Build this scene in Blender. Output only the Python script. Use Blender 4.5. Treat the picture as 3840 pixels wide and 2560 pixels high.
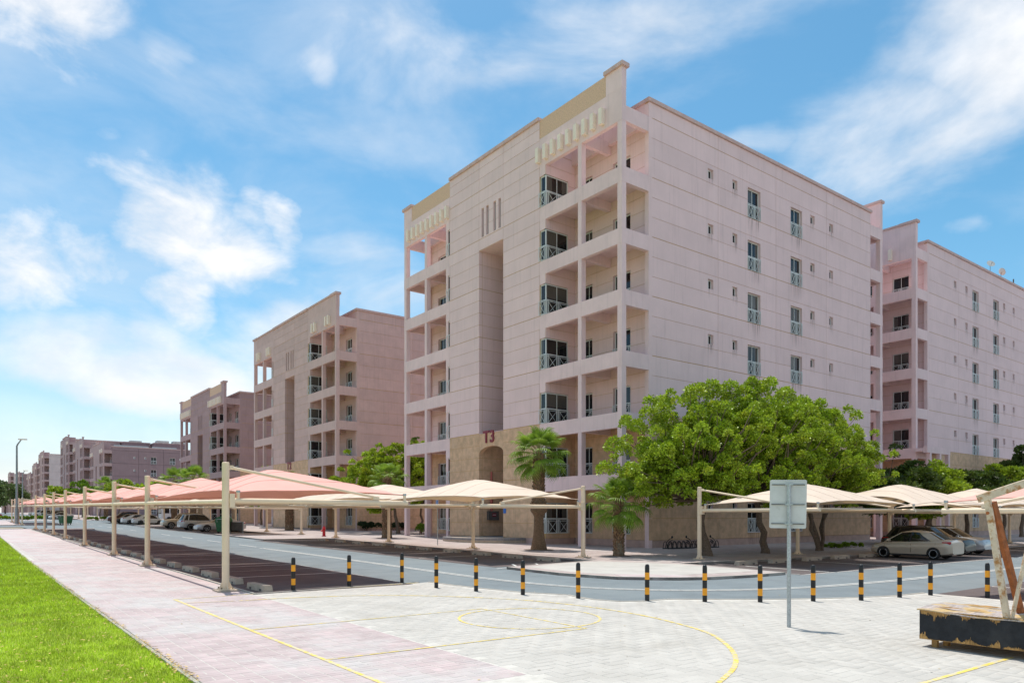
import bpy, bmesh, math, random
import numpy as np
from mathutils import Vector, Matrix
from mathutils.geometry import tessellate_polygon

random.seed(7); rng = np.random.default_rng(7)
for o in list(bpy.data.objects): bpy.data.objects.remove(o)
S = bpy.context.scene
COL = S.collection
R = math.radians
SLOPE = 0.0105                       # the street climbs gently away along +Y
def GZ(y, lv=0.0): return SLOPE * y + lv
ROAD, PLAZA, PAVE = -0.10, -0.07, 0.0

# ------------------------------------------------------------------ camera
cam = bpy.data.cameras.new('camera'); cam_o = bpy.data.objects.new('camera', cam); COL.objects.link(cam_o)
cam.sensor_width = 36; cam.lens = 2747 / 3840 * 36; cam.shift_y = (1937 - 1280) / 3840
cam.clip_start = 0.1; cam.clip_end = 6000
cam_o.location = (0, 0, 2.35); cam_o.rotation_euler = (R(90), 0, -R(37.33))
S.camera = cam_o
S.render.resolution_x = 1024; S.render.resolution_y = 682

# ------------------------------------------------------------------ sun, sky, exposure
SUN_EL, SUN_AZ = 73.0, 11.0          # azimuth from +Y towards +X
sun = bpy.data.lights.new('sun', 'SUN'); sun.energy = 2.4; sun.angle = R(0.5); sun.color = (1, .955, .89)
sun_o = bpy.data.objects.new('sun', sun); COL.objects.link(sun_o)
sd = Vector((math.sin(R(SUN_AZ)) * math.cos(R(SUN_EL)), math.cos(R(SUN_AZ)) * math.cos(R(SUN_EL)), math.sin(R(SUN_EL))))
sun_o.rotation_euler = sd.to_track_quat('Z', 'Y').to_euler(); sun_o.location = sd * 200
W = bpy.data.worlds.new('World'); S.world = W; W.use_nodes = True
S.view_settings.view_transform = 'Standard'; S.view_settings.look = 'None'
S.view_settings.exposure = 0.74; S.view_settings.gamma = 1; S.view_settings.use_curve_mapping = False
S.render.engine = 'CYCLES'
S.cycles.max_bounces = 6; S.cycles.diffuse_bounces = 4; S.cycles.glossy_bounces = 3; S.cycles.transmission_bounces = 4
S.cycles.transparent_max_bounces = 6
S.cycles.sample_clamp_indirect = 8

class NT:
    def __init__(s, tree): s.t = tree; s.n = tree.nodes; s.l = tree.links
    def new(s, typ, **kw):
        n = s.n.new(typ)
        for k, v in kw.items(): setattr(n, k, v)
        return n
    def link(s, a, b): s.l.new(a, b)
    def put(s, sock, v):
        if hasattr(v, 'is_linked') or isinstance(v, bpy.types.NodeSocket): s.l.new(v, sock)
        else: sock.default_value = v
    def math(s, op, a, b=None, c=None, clamp=False):
        n = s.n.new('ShaderNodeMath'); n.operation = op; n.use_clamp = clamp
        s.put(n.inputs[0], a)
        if b is not None: s.put(n.inputs[1], b)
        if c is not None: s.put(n.inputs[2], c)
        return n.outputs[0]
    def mix(s, fac, a, b, blend='MIX'):
        n = s.n.new('ShaderNodeMix'); n.data_type = 'RGBA'; n.blend_type = blend
        s.put(n.inputs[0], fac)
        for k, v in ((6, a), (7, b)):
            if isinstance(v, tuple): v = (*v[:3], 1)
            s.put(n.inputs[k], v)
        return n.outputs[2]
    def noise(s, vec, scale, detail=4, rough=.55, dist=0):
        n = s.n.new('ShaderNodeTexNoise'); n.inputs['Scale'].default_value = scale
        n.inputs['Detail'].default_value = detail; n.inputs['Roughness'].default_value = rough
        n.inputs['Distortion'].default_value = dist
        if vec is not None: s.l.new(vec, n.inputs['Vector'])
        return n.outputs['Fac']
    def ramp(s, fac, lo, hi, a=0.0, b=1.0, smooth=True):
        n = s.n.new('ShaderNodeMapRange'); n.interpolation_type = 'SMOOTHSTEP' if smooth else 'LINEAR'
        s.put(n.inputs[0], fac); n.inputs[1].default_value = lo; n.inputs[2].default_value = hi
        n.inputs[3].default_value = a; n.inputs[4].default_value = b
        return n.outputs[0]
    def mapv(s, vec, scale=(1, 1, 1), loc=(0, 0, 0), rot=(0, 0, 0)):
        n = s.n.new('ShaderNodeMapping'); n.inputs['Scale'].default_value = scale
        n.inputs['Location'].default_value = loc; n.inputs['Rotation'].default_value = rot
        s.l.new(vec, n.inputs['Vector']); return n.outputs[0]

def build_sky():
    nt = NT(W.node_tree); nt.n.clear()
    out = nt.new('ShaderNodeOutputWorld'); bg = nt.new('ShaderNodeBackground'); bg.inputs[1].default_value = 0.15
    nt.link(bg.outputs[0], out.inputs[0])
    sky = nt.new('ShaderNodeTexSky', sky_type='NISHITA'); sky.sun_disc = False
    sky.sun_elevation = R(SUN_EL); sky.sun_rotation = R(SUN_AZ); sky.altitude = 0
    sky.air_density = 1.0; sky.dust_density = 0.6; sky.ozone_density = 2.5
    tc = nt.new('ShaderNodeTexCoord'); d = tc.outputs['Generated']
    sep = nt.new('ShaderNodeSeparateXYZ'); nt.link(d, sep.inputs[0])
    deg = 180 / math.pi
    az = nt.math('MULTIPLY', nt.math('ARCTAN2', sep.outputs[0], sep.outputs[1]), deg)
    el = nt.math('MULTIPLY', nt.math('ARCSINE', sep.outputs[2]), deg)
    ae = nt.new('ShaderNodeCombineXYZ'); nt.link(az, ae.inputs[0]); nt.link(el, ae.inputs[1])
    warp = nt.new('ShaderNodeTexNoise'); warp.inputs['Scale'].default_value = 9; warp.inputs['Detail'].default_value = 7; nt.link(d, warp.inputs['Vector'])
    wv = nt.new('ShaderNodeVectorMath', operation='SUBTRACT'); nt.link(warp.outputs['Color'], wv.inputs[0]); wv.inputs[1].default_value = (.5, .5, .5)
    ws = nt.new('ShaderNodeVectorMath', operation='MULTIPLY'); nt.link(wv.outputs[0], ws.inputs[0]); ws.inputs[1].default_value = (8, 5.5, 0)
    wa = nt.new('ShaderNodeVectorMath', operation='ADD'); nt.link(ae.outputs[0], wa.inputs[0]); nt.link(ws.outputs[0], wa.inputs[1])
    # cloud banks: azimuth, elevation, half-widths (degrees), weight
    puffs = [(3.5, 31.5, 6.7, 3.6, 1.2), (9.8, 22.0, 3.0, 2.0, .75), (12.4, 20.0, 5.0, 3.8, 1.2), (15.6, 18.4, 5.4, 3.2, 1.15),
             (13.0, 15.6, 3.6, 2.8, 1.1), (19.9, 21.0, 1.9, 1.6, .9), (17.5, 21.4, 2.8, 1.5, .7), (8.2, 16.8, 4.2, 2.6, .95),
             (3.6, 16.3, 5.0, 3.6, 1.05), (9.0, 24.9, 1.4, 1.0, .16), (2.6, 3.8, 1.8, 2.0, .7), (20.0, 20.0, 1.6, 1.3, .7)]
    veils = [(11.2, 10.4, 10.5, 3.6, .85), (21.5, 12.0, 10, 3.6, .75), (28, 17.6, 8, 4, .5), (23.4, 31, 2.2, 2.2, .4), (64.8, 25.0, 11, 5.2, .8),
             (71, 28.4, 8, 5.2, .85), (56.2, 26.6, 4.8, 1.9, .6), (66.1, 22.2, 3.6, 1.8, .6), (68.7, 18.4, 1.8, 1.1, .6), (62.5, 23.2, 5, 2.2, .5),
             (42, 33, 20, 4.2, .38), (30, 31, 8, 3, .3), (12.5, 29.8, 3.4, 1.8, .42), (80, 26, 9, 6, .6), (-8, 17, 9, 6, .6), (-12, 30, 8, 4, .7),
             (100, 24, 12, 6, .6), (-85, 16, 16, 6, .7), (120, 14, 14, 5, .7), (145, 26, 16, 7, .7), (170, 15, 14, 6, .8), (-170, 24, 18, 8, .8), (-140, 14, 16, 6, .8), (-120, 28, 16, 7, .7), (-30, 20, 8, 4, .5), (-60, 28, 14, 6, .6)]
    def bank(lst, vec):
        acc = None
        for a, e, ra, re, w in lst:
            s_ = nt.new('ShaderNodeVectorMath', operation='SUBTRACT'); nt.link(vec, s_.inputs[0]); s_.inputs[1].default_value = (a, e, 0)
            m = nt.new('ShaderNodeVectorMath', operation='MULTIPLY'); nt.link(s_.outputs[0], m.inputs[0]); m.inputs[1].default_value = (1 / ra, 1 / re, 0)
            ln = nt.new('ShaderNodeVectorMath', operation='LENGTH'); nt.link(m.outputs[0], ln.inputs[0])
            v = nt.ramp(ln.outputs['Value'], 1.45, 0.15, 0, w)
            acc = v if acc is None else nt.math('MAXIMUM', acc, v)
        return acc
    P = bank(puffs, wa.outputs[0]); V = bank(veils, wa.outputs[0])
    n1 = nt.noise(nt.mapv(d, (1, 1, 1.7)), 10, 9, .60, .25)
    n2 = nt.noise(nt.mapv(d, (1, 1, 2.2), rot=(0, .25, 0)), 4.4, 8, .56, .35)
    mp = nt.ramp(nt.math('ADD', P, nt.math('MULTIPLY', nt.math('SUBTRACT', n1, .5), 2.3)), .02, 1.40)
    mp = nt.math('MULTIPLY', mp, nt.ramp(P, .02, .3))
    mv = nt.ramp(nt.math('ADD', V, nt.math('MULTIPLY', nt.math('SUBTRACT', n2, .5), 1.9)), .02, 1.1)
    thin = nt.math('ADD', nt.ramp(n2, .38, .75, 0, .34), nt.math('MULTIPLY', nt.ramp(el, 30, 60), nt.ramp(n2, .36, .62, .1, .5)))  # second term: extra high cloud above the view, added to brighten shaded walls
    mask = nt.math('MAXIMUM', nt.math('MAXIMUM', mp, mv), thin)
    mask = nt.math('MAXIMUM', mask, nt.ramp(el, 0, 13.0, .72, 0))
    shade = nt.mix(nt.ramp(n1, .35, .65), (3.6, 3.72, 3.9), (4.25, 4.25, 4.3))
    hs = nt.new('ShaderNodeHueSaturation'); hs.inputs['Hue'].default_value = .479; hs.inputs['Saturation'].default_value = 1.22; hs.inputs['Value'].default_value = .64
    nt.link(sky.outputs[0], hs.inputs['Color'])
    col = nt.mix(nt.math('MULTIPLY', mask, .96), hs.outputs[0], shade)
    nt.link(col, bg.inputs[0])
build_sky()

# ------------------------------------------------------------------ materials
MATS = {}
def M(name, col, rough=.7, var=.10, scale=3.0, bump=0.0, bscale=40, metallic=0.0, coat=0.0, spec=.4, stretch=None, orand=0.0,
      irand=0.0, col2=None, c2=(.55, .75), c2scale=1.2, trans=None, streak=0.0, detail=5):
    """Principled surface with world-space noise in its colour, optional relief, wear colour, per-object and per-piece tint."""
    m = bpy.data.materials.new(name); m.use_nodes = True
    nt = NT(m.node_tree); nt.n.clear()
    out = nt.new('ShaderNodeOutputMaterial'); bs = nt.new('ShaderNodeBsdfPrincipled')
    geo = nt.new('ShaderNodeNewGeometry'); pos = geo.outputs['Position']
    vec = nt.mapv(pos, stretch) if stretch else pos
    f = nt.noise(vec, scale, detail, .6)
    c = nt.mix(nt.ramp(f, .3, .7, 0, 1), tuple(x * (1 - var) for x in col), tuple(min(1, x * (1 + var)) for x in col))
    if col2:
        f2 = nt.noise(nt.mapv(pos, loc=(7.3, 2.1, 4.4)), c2scale, 6, .62)
        c = nt.mix(nt.ramp(f2, c2[0], c2[1]), c, col2)
    if streak:
        f3 = nt.noise(nt.mapv(pos, (3.2, 3.2, .16)), 1.6, 5, .6)
        c = nt.mix(nt.ramp(f3, .48, .8, 0, streak), c, tuple(x * .55 for x in col))
    if orand or irand:
        oi = nt.new('ShaderNodeObjectInfo').outputs['Random'] if orand else geo.outputs['Random Per Island']
        k = orand or irand
        g = nt.math('MULTIPLY_ADD', oi, 2 * k, 1 - k)
        cb = nt.new('ShaderNodeCombineColor')
        for i in range(3): nt.link(g, cb.inputs[i])
        c = nt.mix(1.0, c, cb.outputs[0], 'MULTIPLY')
    nt.link(c, bs.inputs['Base Color'])
    bs.inputs['Roughness'].default_value = rough; bs.inputs['Metallic'].default_value = metallic
    bs.inputs['Specular IOR Level'].default_value = spec
    bs.inputs['Coat Weight'].default_value = coat; bs.inputs['Coat Roughness'].default_value = .05
    if bump:
        b = nt.new('ShaderNodeBump'); b.inputs['Strength'].default_value = bump; b.inputs['Distance'].default_value = .02
        nt.link(nt.noise(pos, bscale, 4, .6), b.inputs['Height']); nt.link(b.outputs[0], bs.inputs['Normal'])
    sh = bs.outputs[0]
    if trans:
        tl = nt.new('ShaderNodeBsdfTranslucent')
        if isinstance(trans, tuple) and len(trans) == 4: tl.inputs[0].default_value = (*trans[:3], 1); fac = trans[3]
        else: nt.link(c, tl.inputs[0]); fac = trans
        ms = nt.new('ShaderNodeMixShader'); ms.inputs[0].default_value = fac
        nt.link(sh, ms.inputs[1]); nt.link(tl.outputs[0], ms.inputs[2]); sh = ms.outputs[0]
    nt.link(sh, out.inputs[0])
    MATS[name] = m
    return m

PINK = (.79, .59, .58)
pink = M('pink_render', PINK, .85, .035, .6, .12, 30, orand=.03, streak=.24)
pink_frame = M('pink_frame_render', (.80, .60, .59), .85, .05, .8, .12, 30, orand=.015, streak=.28)
PAINT3 = (pink, pink_frame)
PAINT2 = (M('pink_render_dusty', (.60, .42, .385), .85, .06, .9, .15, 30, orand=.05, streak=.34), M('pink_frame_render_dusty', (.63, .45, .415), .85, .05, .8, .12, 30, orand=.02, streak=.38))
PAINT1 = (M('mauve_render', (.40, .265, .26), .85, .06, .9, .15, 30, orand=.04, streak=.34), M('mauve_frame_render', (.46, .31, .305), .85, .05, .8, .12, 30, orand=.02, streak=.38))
joint_m = M('ochre_joint', (.52, .325, .13), .9, .1)
beige = M('beige_stucco', (.64, .425, .27), .9, .14, 2.2, .5, 55, orand=.03, streak=.3, col2=(.68, .47, .32), c2=(.5, .8))
beige_hi = M('beige_parapet_stucco', (.70, .47, .33), .9, .14, 14, .6, 60)
plinth_m = M('plinth_render', (.52, .36, .31), .9, .1, 2, .2)
cream = M('cream_block', (.87, .75, .63), .7, .05, 3, col2=(.52, .39, .23), c2=(.6, .85), c2scale=3)
coping_m = M('coping_stone', (.60, .43, .40), .85, .1, 2, .2, streak=.3)
dark_core = M('interior_dark', (.03, .028, .027), .9, .1)
white_fr = M('white_aluminium', (.68, .70, .68), .45, .04, 3)
white_rail = M('white_railing_paint', (.70, .73, .72), .5, .05, 4)
glass_d = M('dark_window_glass', (.012, .012, .014), .06, .1, 1, spec=.55)
glass_c = M('curtained_glass', (.085, .08, .072), .08, .25, 5, spec=.55, stretch=(14, 14, .4))
glass_f = M('frosted_slit_glass', (.25, .28, .28), .35, .1, 1, spec=.5)
steel_cream = M('cream_painted_steel', (.82, .64, .45), .5, .05, 2, col2=(.58, .46, .28), c2=(.66, .9), c2scale=2.5)
rust_m = M('rusty_bracket', (.30, .22, .16), .7, .25, 12, metallic=.3)
galv = M('galvanised_steel', (.42, .45, .46), .42, .2, 40, metallic=.75)
alu = M('sign_aluminium', (.60, .60, .58), .45, .07, 3, metallic=.25, col2=(.48, .48, .45), c2=(.62, .72), c2scale=5)
red_fab = M('salmon_shade_fabric', (.87, .465, .39), .9, .04, .7, .1, 150, trans=(.85, .28, .16, .13))
sand_fab = M('sand_shade_fabric', (.80, .655, .53), .9, .04, .7, .1, 150, trans=(.85, .55, .24, .14), col2=(.74, .60, .47), c2=(.5, .8))
fab_red_in = red_fab
concrete = M('concrete', (.44, .36, .28), .9, .12, 6, .35, 40, orand=.05, col2=(.32, .26, .21), c2=(.55, .8), c2scale=3)
kerb_m = M('kerb_concrete', (.42, .39, .34), .9, .1, 5, .3, 40, orand=.06)
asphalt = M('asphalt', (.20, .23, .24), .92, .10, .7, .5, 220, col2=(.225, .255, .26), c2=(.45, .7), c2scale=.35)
bay_shade_tint = M('bay_asphalt_shade_tint', (.13, .105, .10), .92, .14, .9, .5, 220, col2=(.16, .13, .12), c2=(.5, .75), c2scale=.6)  # asphalt copy with canopy shade and its reddish light put into the colour
paint_w = M('white_road_paint', (.72, .71, .66), .7, .1, 3, col2=(.42, .42, .40), c2=(.58, .72), c2scale=6)
paint_y = M('yellow_court_paint', (.82, .60, .10), .7, .1, 3, col2=(.60, .54, .38), c2=(.40, .60), c2scale=9)
pav_w = M('white_paver', (.52, .49, .44), .85, .07, 1.1, .25, 90, irand=.035, col2=(.44, .41, .36), c2=(.5, .8), c2scale=.8)
pav_wo = M('white_paver_single', (.52, .49, .44), .85, .07, 1.1, .25, 90, orand=.035, col2=(.44, .41, .36), c2=(.5, .8), c2scale=.8)
pav_p = M('pink_paver', (.52, .42, .405), .85, .11, 1.3, .25, 90, irand=.06, col2=(.54, .50, .475), c2=(.44, .66), c2scale=.55)
pav_po = M('pink_paver_single', (.52, .42, .405), .85, .11, 1.3, .25, 90, orand=.06, col2=(.54, .50, .475), c2=(.44, .66), c2scale=.55)
sand_j = M('paver_joint_sand', (.58, .55, .49), .95, .1, 6)
sand_g = M('desert_sand', (.46, .40, .31), .95, .12, .05)
bark = M('bark', (.17, .12, .085), .95, .3, 14, .8, 30)
palm_bark = M('palm_bark', (.20, .125, .075), .95, .35, 16, .9, 40)
palm_stub = M('palm_leaf_base', (.25, .15, .085), .9, .35, 10, .5, 50, irand=.35)
stubs_grey = M('dry_palm_fibre', (.30, .235, .16), .9, .3, 20, .6, 60, irand=.3)
def leafmat(n, c, k=.42, t=.35, **kw): return M(n, c, .45, .25, .9, irand=k, spec=.4, trans=t, **kw)
neem = leafmat('neem_leaf', (.31, .42, .022), col2=(.47, .50, .035), c2=(.5, .75), c2scale=1.1, t=.32); neem2 = leafmat('neem_leaf_deep', (.14, .24, .016))
acac = leafmat('acacia_leaf_dark', (.075, .115, .016)); acac2 = leafmat('acacia_leaf_bright', (.27, .36, .02))
far_leaf = leafmat('far_foliage', (.12, .17, .05))
frond_m = leafmat('fan_palm_leaf', (.22, .34, .035), .2, .3); petiole = M('palm_petiole', (.30, .26, .10), .6, .1)
hedge_m = leafmat('hedge_leaf', (.2, .30, .02)); shrub_m = leafmat('shrub_leaf', (.035, .06, .018))
lawn_m = M('lawn_turf', (.29, .39, .022), .95, .25, 1.4, .6, 60, col2=(.24, .24, .05), c2=(.60, .8), c2scale=.5)
blade_m = leafmat('grass_blade', (.45, .585, .036), .5, .3, col2=(.58, .52, .15), c2=(.58, .85), c2scale=.55)
litter = M('dry_leaf', (.52, .36, .12), .8, .3, 5, irand=.45)
black_p = M('black_plastic', (.014, .014, .015), .35, .1); orange_p = M('orange_reflective_band', (.92, .37, .015), .45, .04)
rubber = M('tyre_rubber', (.02, .02, .02), .8, .1); rim_m = M('alloy_rim', (.58, .59, .60), .35, .05, metallic=.25)
chrome = M('chrome', (.65, .66, .68), .15, .05, metallic=.9); blk_trim = M('black_trim', (.02, .02, .022), .5, .1)
carglass = M('car_glass', (.012, .013, .014), .04, .1, spec=.6); lampglass = M('headlamp_lens', (.45, .48, .50), .15, .1, spec=.7)
tail_m = M('tail_lamp_red', (.40, .012, .015), .2, .1, spec=.6); plate_m = M('number_plate', (.70, .70, .68), .5, .05)
green_bin = M('green_bin_plastic', (.025, .115, .045), .5, .15); steel_dark = M('dark_steel', (.10, .09, .085), .6, .2)
hyd_red = M('hydrant_red', (.50, .015, .02), .4, .1); t_red = M('dark_red_letter', (.22, .012, .025), .4, .05)
tile_g = M('grey_step_tile', (.23, .22, .225), .6, .08, 4, .1, orand=.07); sign_blue = M('sign_blue', (.02, .14, .50), .4, .03)
sign_green = M('sign_green', (.02, .20, .10), .4, .03); white_s = M('sign_white', (.75, .75, .75), .4, .03)
lamp_grey = M('lamp_post_grey', (.28, .30, .30), .5, .08, metallic=.4); pipe_red = M('red_pipe', (.38, .10, .08), .5, .1)
ac_m = M('ac_unit_casing', (.55, .54, .50), .5, .1, metallic=.2); bwood = M('black_painted_plywood', (.018, .019, .022), .75, .3, 6, .3, 30, col2=(.035, .036, .038), c2=(.5, .75), c2scale=2.5)
rawwood = M('raw_plywood', (.42, .235, .08), .85, .3, 8, .5, 50, stretch=(1, 1, .3), irand=.25); greyply = M('weathered_plywood', (.42, .36, .33), .85, .3, 5, .4, 60, stretch=(1, 6, 1), col2=(.55, .38, .16), c2=(.46, .62), c2scale=2.2)
rust_w = M('flaking_white_steel', (.66, .54, .39), .6, .12, 6, .4, 50, col2=(.40, .19, .06), c2=(.46, .66), c2scale=8)
rust_o = M('rusted_steel', (.33, .105, .03), .8, .3, 7, .4, 50, col2=(.20, .07, .025), c2=(.5, .7), c2scale=5)

# ------------------------------------------------------------------ mesh builder
class MB:
    def __init__(s): s.v = []; s.f = []; s.m = []; s.sm = []
    def add(s, vs, fs, mi=0, smooth=False):
        b = len(s.v); s.v += [tuple(v) for v in vs]
        for f in fs: s.f.append([b + i for i in f]); s.m.append(mi); s.sm.append(smooth)
        return s
    def box(s, x0, x1, y0, y1, z0, z1, mi=0):
        return s.add([(x0, y0, z0), (x1, y0, z0), (x1, y1, z0), (x0, y1, z0), (x0, y0, z1), (x1, y0, z1), (x1, y1, z1), (x0, y1, z1)],
                     [(0, 3, 2, 1), (4, 5, 6, 7), (0, 1, 5, 4), (1, 2, 6, 5), (2, 3, 7, 6), (3, 0, 4, 7)], mi)
    def obox(s, mat, sx, sy, sz, mi=0):
        vs = [mat @ Vector((a * sx / 2, b * sy / 2, c * sz / 2)) for c in (-1, 1) for a, b in ((-1, -1), (1, -1), (1, 1), (-1, 1))]
        return s.add(vs, [(0, 3, 2, 1), (4, 5, 6, 7), (0, 1, 5, 4), (1, 2, 6, 5), (2, 3, 7, 6), (3, 0, 4, 7)], mi)
    def bar(s, p0, p1, w, h, mi=0, up=(0, 0, 1)):
        p0, p1 = Vector(p0), Vector(p1); d = (p1 - p0); L = d.length; d.normalize()
        u = Vector(up)
        if abs(d.dot(u)) > .98: u = Vector((1, 0, 0))
        sx = d.cross(u).normalized(); sz = sx.cross(d)
        mt = Matrix((sx, d, sz)).transposed().to_4x4(); mt.translation = (p0 + p1) / 2
        return s.obox(mt, w, L, h, mi)
    def tube(s, pts, rad, n=8, mi=0, cap=True, smooth=True):
        pts = [Vector(p) for p in pts]
        if not hasattr(rad, '__len__'): rad = [rad] * len(pts)
        rings = []; ref = None
        for i, p in enumerate(pts):
            d = (pts[min(i + 1, len(pts) - 1)] - pts[max(i - 1, 0)]).normalized()
            if ref is None: ref = Vector((1, 0, 0)) if abs(d.x) < .8 else Vector((0, 1, 0))
            a = d.cross(ref).normalized(); b = a.cross(d).normalized(); ref = b
            ref = b if abs(b.dot(d)) < .9 else ref
            rings.append([p + rad[i] * (math.cos(t) * a + math.sin(t) * b) for t in [2 * math.pi * k / n for k in range(n)]])
            ref = b
        vs = [v for r in rings for v in r]; fs = []
        for i in range(len(pts) - 1):
            for k in range(n): fs.append((i * n + k, i * n + (k + 1) % n, (i + 1) * n + (k + 1) % n, (i + 1) * n + k))
        s.add(vs, fs, mi, smooth)
        if cap:
            s.add(rings[0], [tuple(range(n))[::-1]], mi); s.add(rings[-1], [tuple(range(n))], mi)
        return s
    def lathe(s, prof, n=16, mi=0, cx=0, cy=0, smooth=True):
        vs = []; fs = []
        for r, z in prof: vs += [(cx + r * math.cos(2 * math.pi * k / n), cy + r * math.sin(2 * math.pi * k / n), z) for k in range(n)]
        for i in range(len(prof) - 1):
            for k in range(n): fs.append((i * n + k, i * n + (k + 1) % n, (i + 1) * n + (k + 1) % n, (i + 1) * n + k))
        s.add(vs, fs, mi, smooth)
        s.add(vs[:n], [tuple(range(n))[::-1]], mi); s.add(vs[-n:], [tuple(range(n))], mi)
        return s
    def prism(s, poly, z0, z1, mi=0, zf=None):
        n = len(poly); zf = zf or (lambda x, y: 0)
        vs = [(x, y, z0 + zf(x, y)) for x, y in poly] + [(x, y, z1 + zf(x, y)) for x, y in poly]
        tri = tessellate_polygon([[Vector((x, y, 0)) for x, y in poly]])
        ar = sum(poly[i][0] * poly[(i + 1) % n][1] - poly[(i + 1) % n][0] * poly[i][1] for i in range(n))
        fs = []
        for t in tri:
            a, b, c = t; A = Vector((*poly[a], 0)); B = Vector((*poly[b], 0)); Cc = Vector((*poly[c], 0))
            if (B - A).cross(Cc - A).z < 0: b, c = c, b
            fs.append((a + n, b + n, c + n)); fs.append((c, b, a))
        for i in range(n):
            j = (i + 1) % n
            fs.append((i, j, j + n, i + n) if ar > 0 else (j, i, i + n, j + n))
        return s.add(vs, fs, mi)
    def mesh(s, name, mats):
        me = bpy.data.meshes.new(name); me.from_pydata(s.v, [], s.f)
        for m in (mats if isinstance(mats, (list, tuple)) else [mats]): me.materials.append(m)
        me.polygons.foreach_set('material_index', s.m); me.polygons.foreach_set('use_smooth', s.sm)
        me.update(); return me
    def build(s, name, mats, parent=None, loc=None, **kw):
        return ob(name, s.mesh(name, mats), parent, loc, **kw)

def ob(name, me, parent=None, loc=None, rz=0, **kw):
    o = bpy.data.objects.new(name, me); COL.objects.link(o)
    if parent: o.parent = parent
    if loc is not None: o.location = loc
    if rz: o.rotation_euler.z = rz
    for k, v in kw.items(): o[k] = v
    return o
def thing(name, label, cat, loc, rz=0, group=None):
    o = ob(name, None, None, loc, rz, label=label, category=cat); o.empty_display_size = .3
    if group: o['group'] = group
    return o
def tag(o, label, cat, group=None):
    o['label'] = label; o['category'] = cat
    if group: o['group'] = group
    return o
def dup(root, loc, rz=None, label=None):
    r = root.copy(); COL.objects.link(r); r.location = loc
    if rz is not None: r.rotation_euler.z = rz
    if label: r['label'] = label
    def rec(a, b):
        for ch in list(a.children):
            c = ch.copy(); COL.objects.link(c); c.parent = b; rec(ch, c)
    rec(root, r); return r
def quads_mesh(name, V, mat, smooth=False):
    """V: (N,k,3) float array of N k-gons -> one mesh."""
    N, k, _ = V.shape; me = bpy.data.meshes.new(name)
    me.vertices.add(N * k); me.vertices.foreach_set('co', V.astype(np.float32).ravel())
    me.loops.add(N * k); me.loops.foreach_set('vertex_index', np.arange(N * k, dtype=np.int32))
    me.polygons.add(N); me.polygons.foreach_set('loop_start', np.arange(0, N * k, k, dtype=np.int32))
    me.polygons.foreach_set('loop_total', np.full(N, k, dtype=np.int32))
    me.update(calc_edges=True); me.materials.append(mat); return me
def sheet(name, poly, lv, mat, thick=.06, **kw):
    mb = MB(); mb.prism(poly, lv - thick, lv, 0, lambda x, y: SLOPE * y); return mb.build(name, mat, kind='structure', **kw)

# ================================================================== THE GROUND
SA, CA = math.sin(R(37.33)), math.cos(R(37.33))
def in_view(x, y, z=0, mx=1.03):
    dep = x * SA + y * CA
    if dep < 1: return False
    r = (x * CA - y * SA) / dep; u = (z + SLOPE * y - 2.35) / dep
    return abs(r) < .699 * mx and -.2268 * mx < u < .72
def inside(poly, x, y):
    c = False; n = len(poly); j = n - 1
    for i in range(n):
        if (poly[i][1] > y) != (poly[j][1] > y) and x < (poly[j][0] - poly[i][0]) * (y - poly[i][1]) / (poly[j][1] - poly[i][1]) + poly[i][0]: c = not c
        j = i
    return c
PS, RS = 1.03, 1.043                       # image-read points, scaled about the camera foot for the plaza and road levels
pl = lambda pts: [(x * PS, y * PS) for x, y in pts]
rd = lambda pts: [(x * RS, y * RS) for x, y in pts]

g = MB(); g.add([(-2500, -600, GZ(-600, -.5)), (2500, -600, GZ(-600, -.5)), (2500, 3500, GZ(3500, -.5) - 28), (-2500, 3500, GZ(3500, -.5) - 28)], [(0, 1, 2, 3)])
g.build('ground', sand_g, kind='structure')
sheet('road', [(-90, 112), (-90, 121), (6.9, 121), (6.9, 420), (24.5, 420), (24.5, 60), (150, 26), (150, -40), (6.9, -40), (6.9, 112)], ROAD, asphalt)
BAY_END = 21.0
bays = sheet('parking_bays', [(6.86, BAY_END), (11.95, BAY_END), (11.95, 96.5), (6.86, 96.5)], ROAD + .004 + .03, bay_shade_tint, .03)
sheet('parking_bays', [(18.6, 25.6), (24.4, 25.6), (24.4, 57.5), (18.6, 57.5)], ROAD + .006, bay_shade_tint, .03)
sheet('parking_bays', [(19.4, 72), (24.6, 72), (24.6, 108), (19.4, 108)], ROAD + .006, bay_shade_tint, .03)
sheet('parking_bays', [(26.45, 15.9), (110, 14.6), (110, 20.7), (41, 20.75), (34.4, 21.2), (26.5, 22)], ROAD + .006, bay_shade_tint, .03)
sheet('parking_bays', [(23.6, 9.9), (110, 9.2), (110, 4), (23.6, 4)], ROAD + .006, bay_shade_tint, .03)

plaza_edge = [(12.70, 21.35), (12.77, 20.7), (13.0, 18.9), (13.4, 17.15), (14.1, 15.9), (13.98, 15.3), (13.95, 14.6), (14.25, 13.9), (14.9, 13.55), (15.7, 13.5), (16.6, 12.85),
              (18.4, 11.65), (19.6, 11.07), (20.6, 10.64), (21.95, 10.25), (23.55, 10.1)]
plaza_poly = [(6.78, BAY_END - .04), (12.4, BAY_END + .3)] + plaza_edge + [(23.55, -30), (6.78, -30)]
sheet('plaza', plaza_poly, PLAZA - .0035, sand_j, .1)
walk_poly = [(2.76, -30), (6.78, -30), (6.78, 96.2), (12.9, 96.6), (13.2, 99.2), (3.2, 100), (3.2, 77), (2.76, 40)]
sheet('pavement', walk_poly, PLAZA - .0035, sand_j, .1)
lawn_poly = [(-90, -30), (2.68, -30), (2.68, 40), (2.95, 60), (3.1, 79), (3.1, 100), (-90, 106)]
sheet('lawn', lawn_poly, PLAZA + .0, lawn_m, .12)
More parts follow.
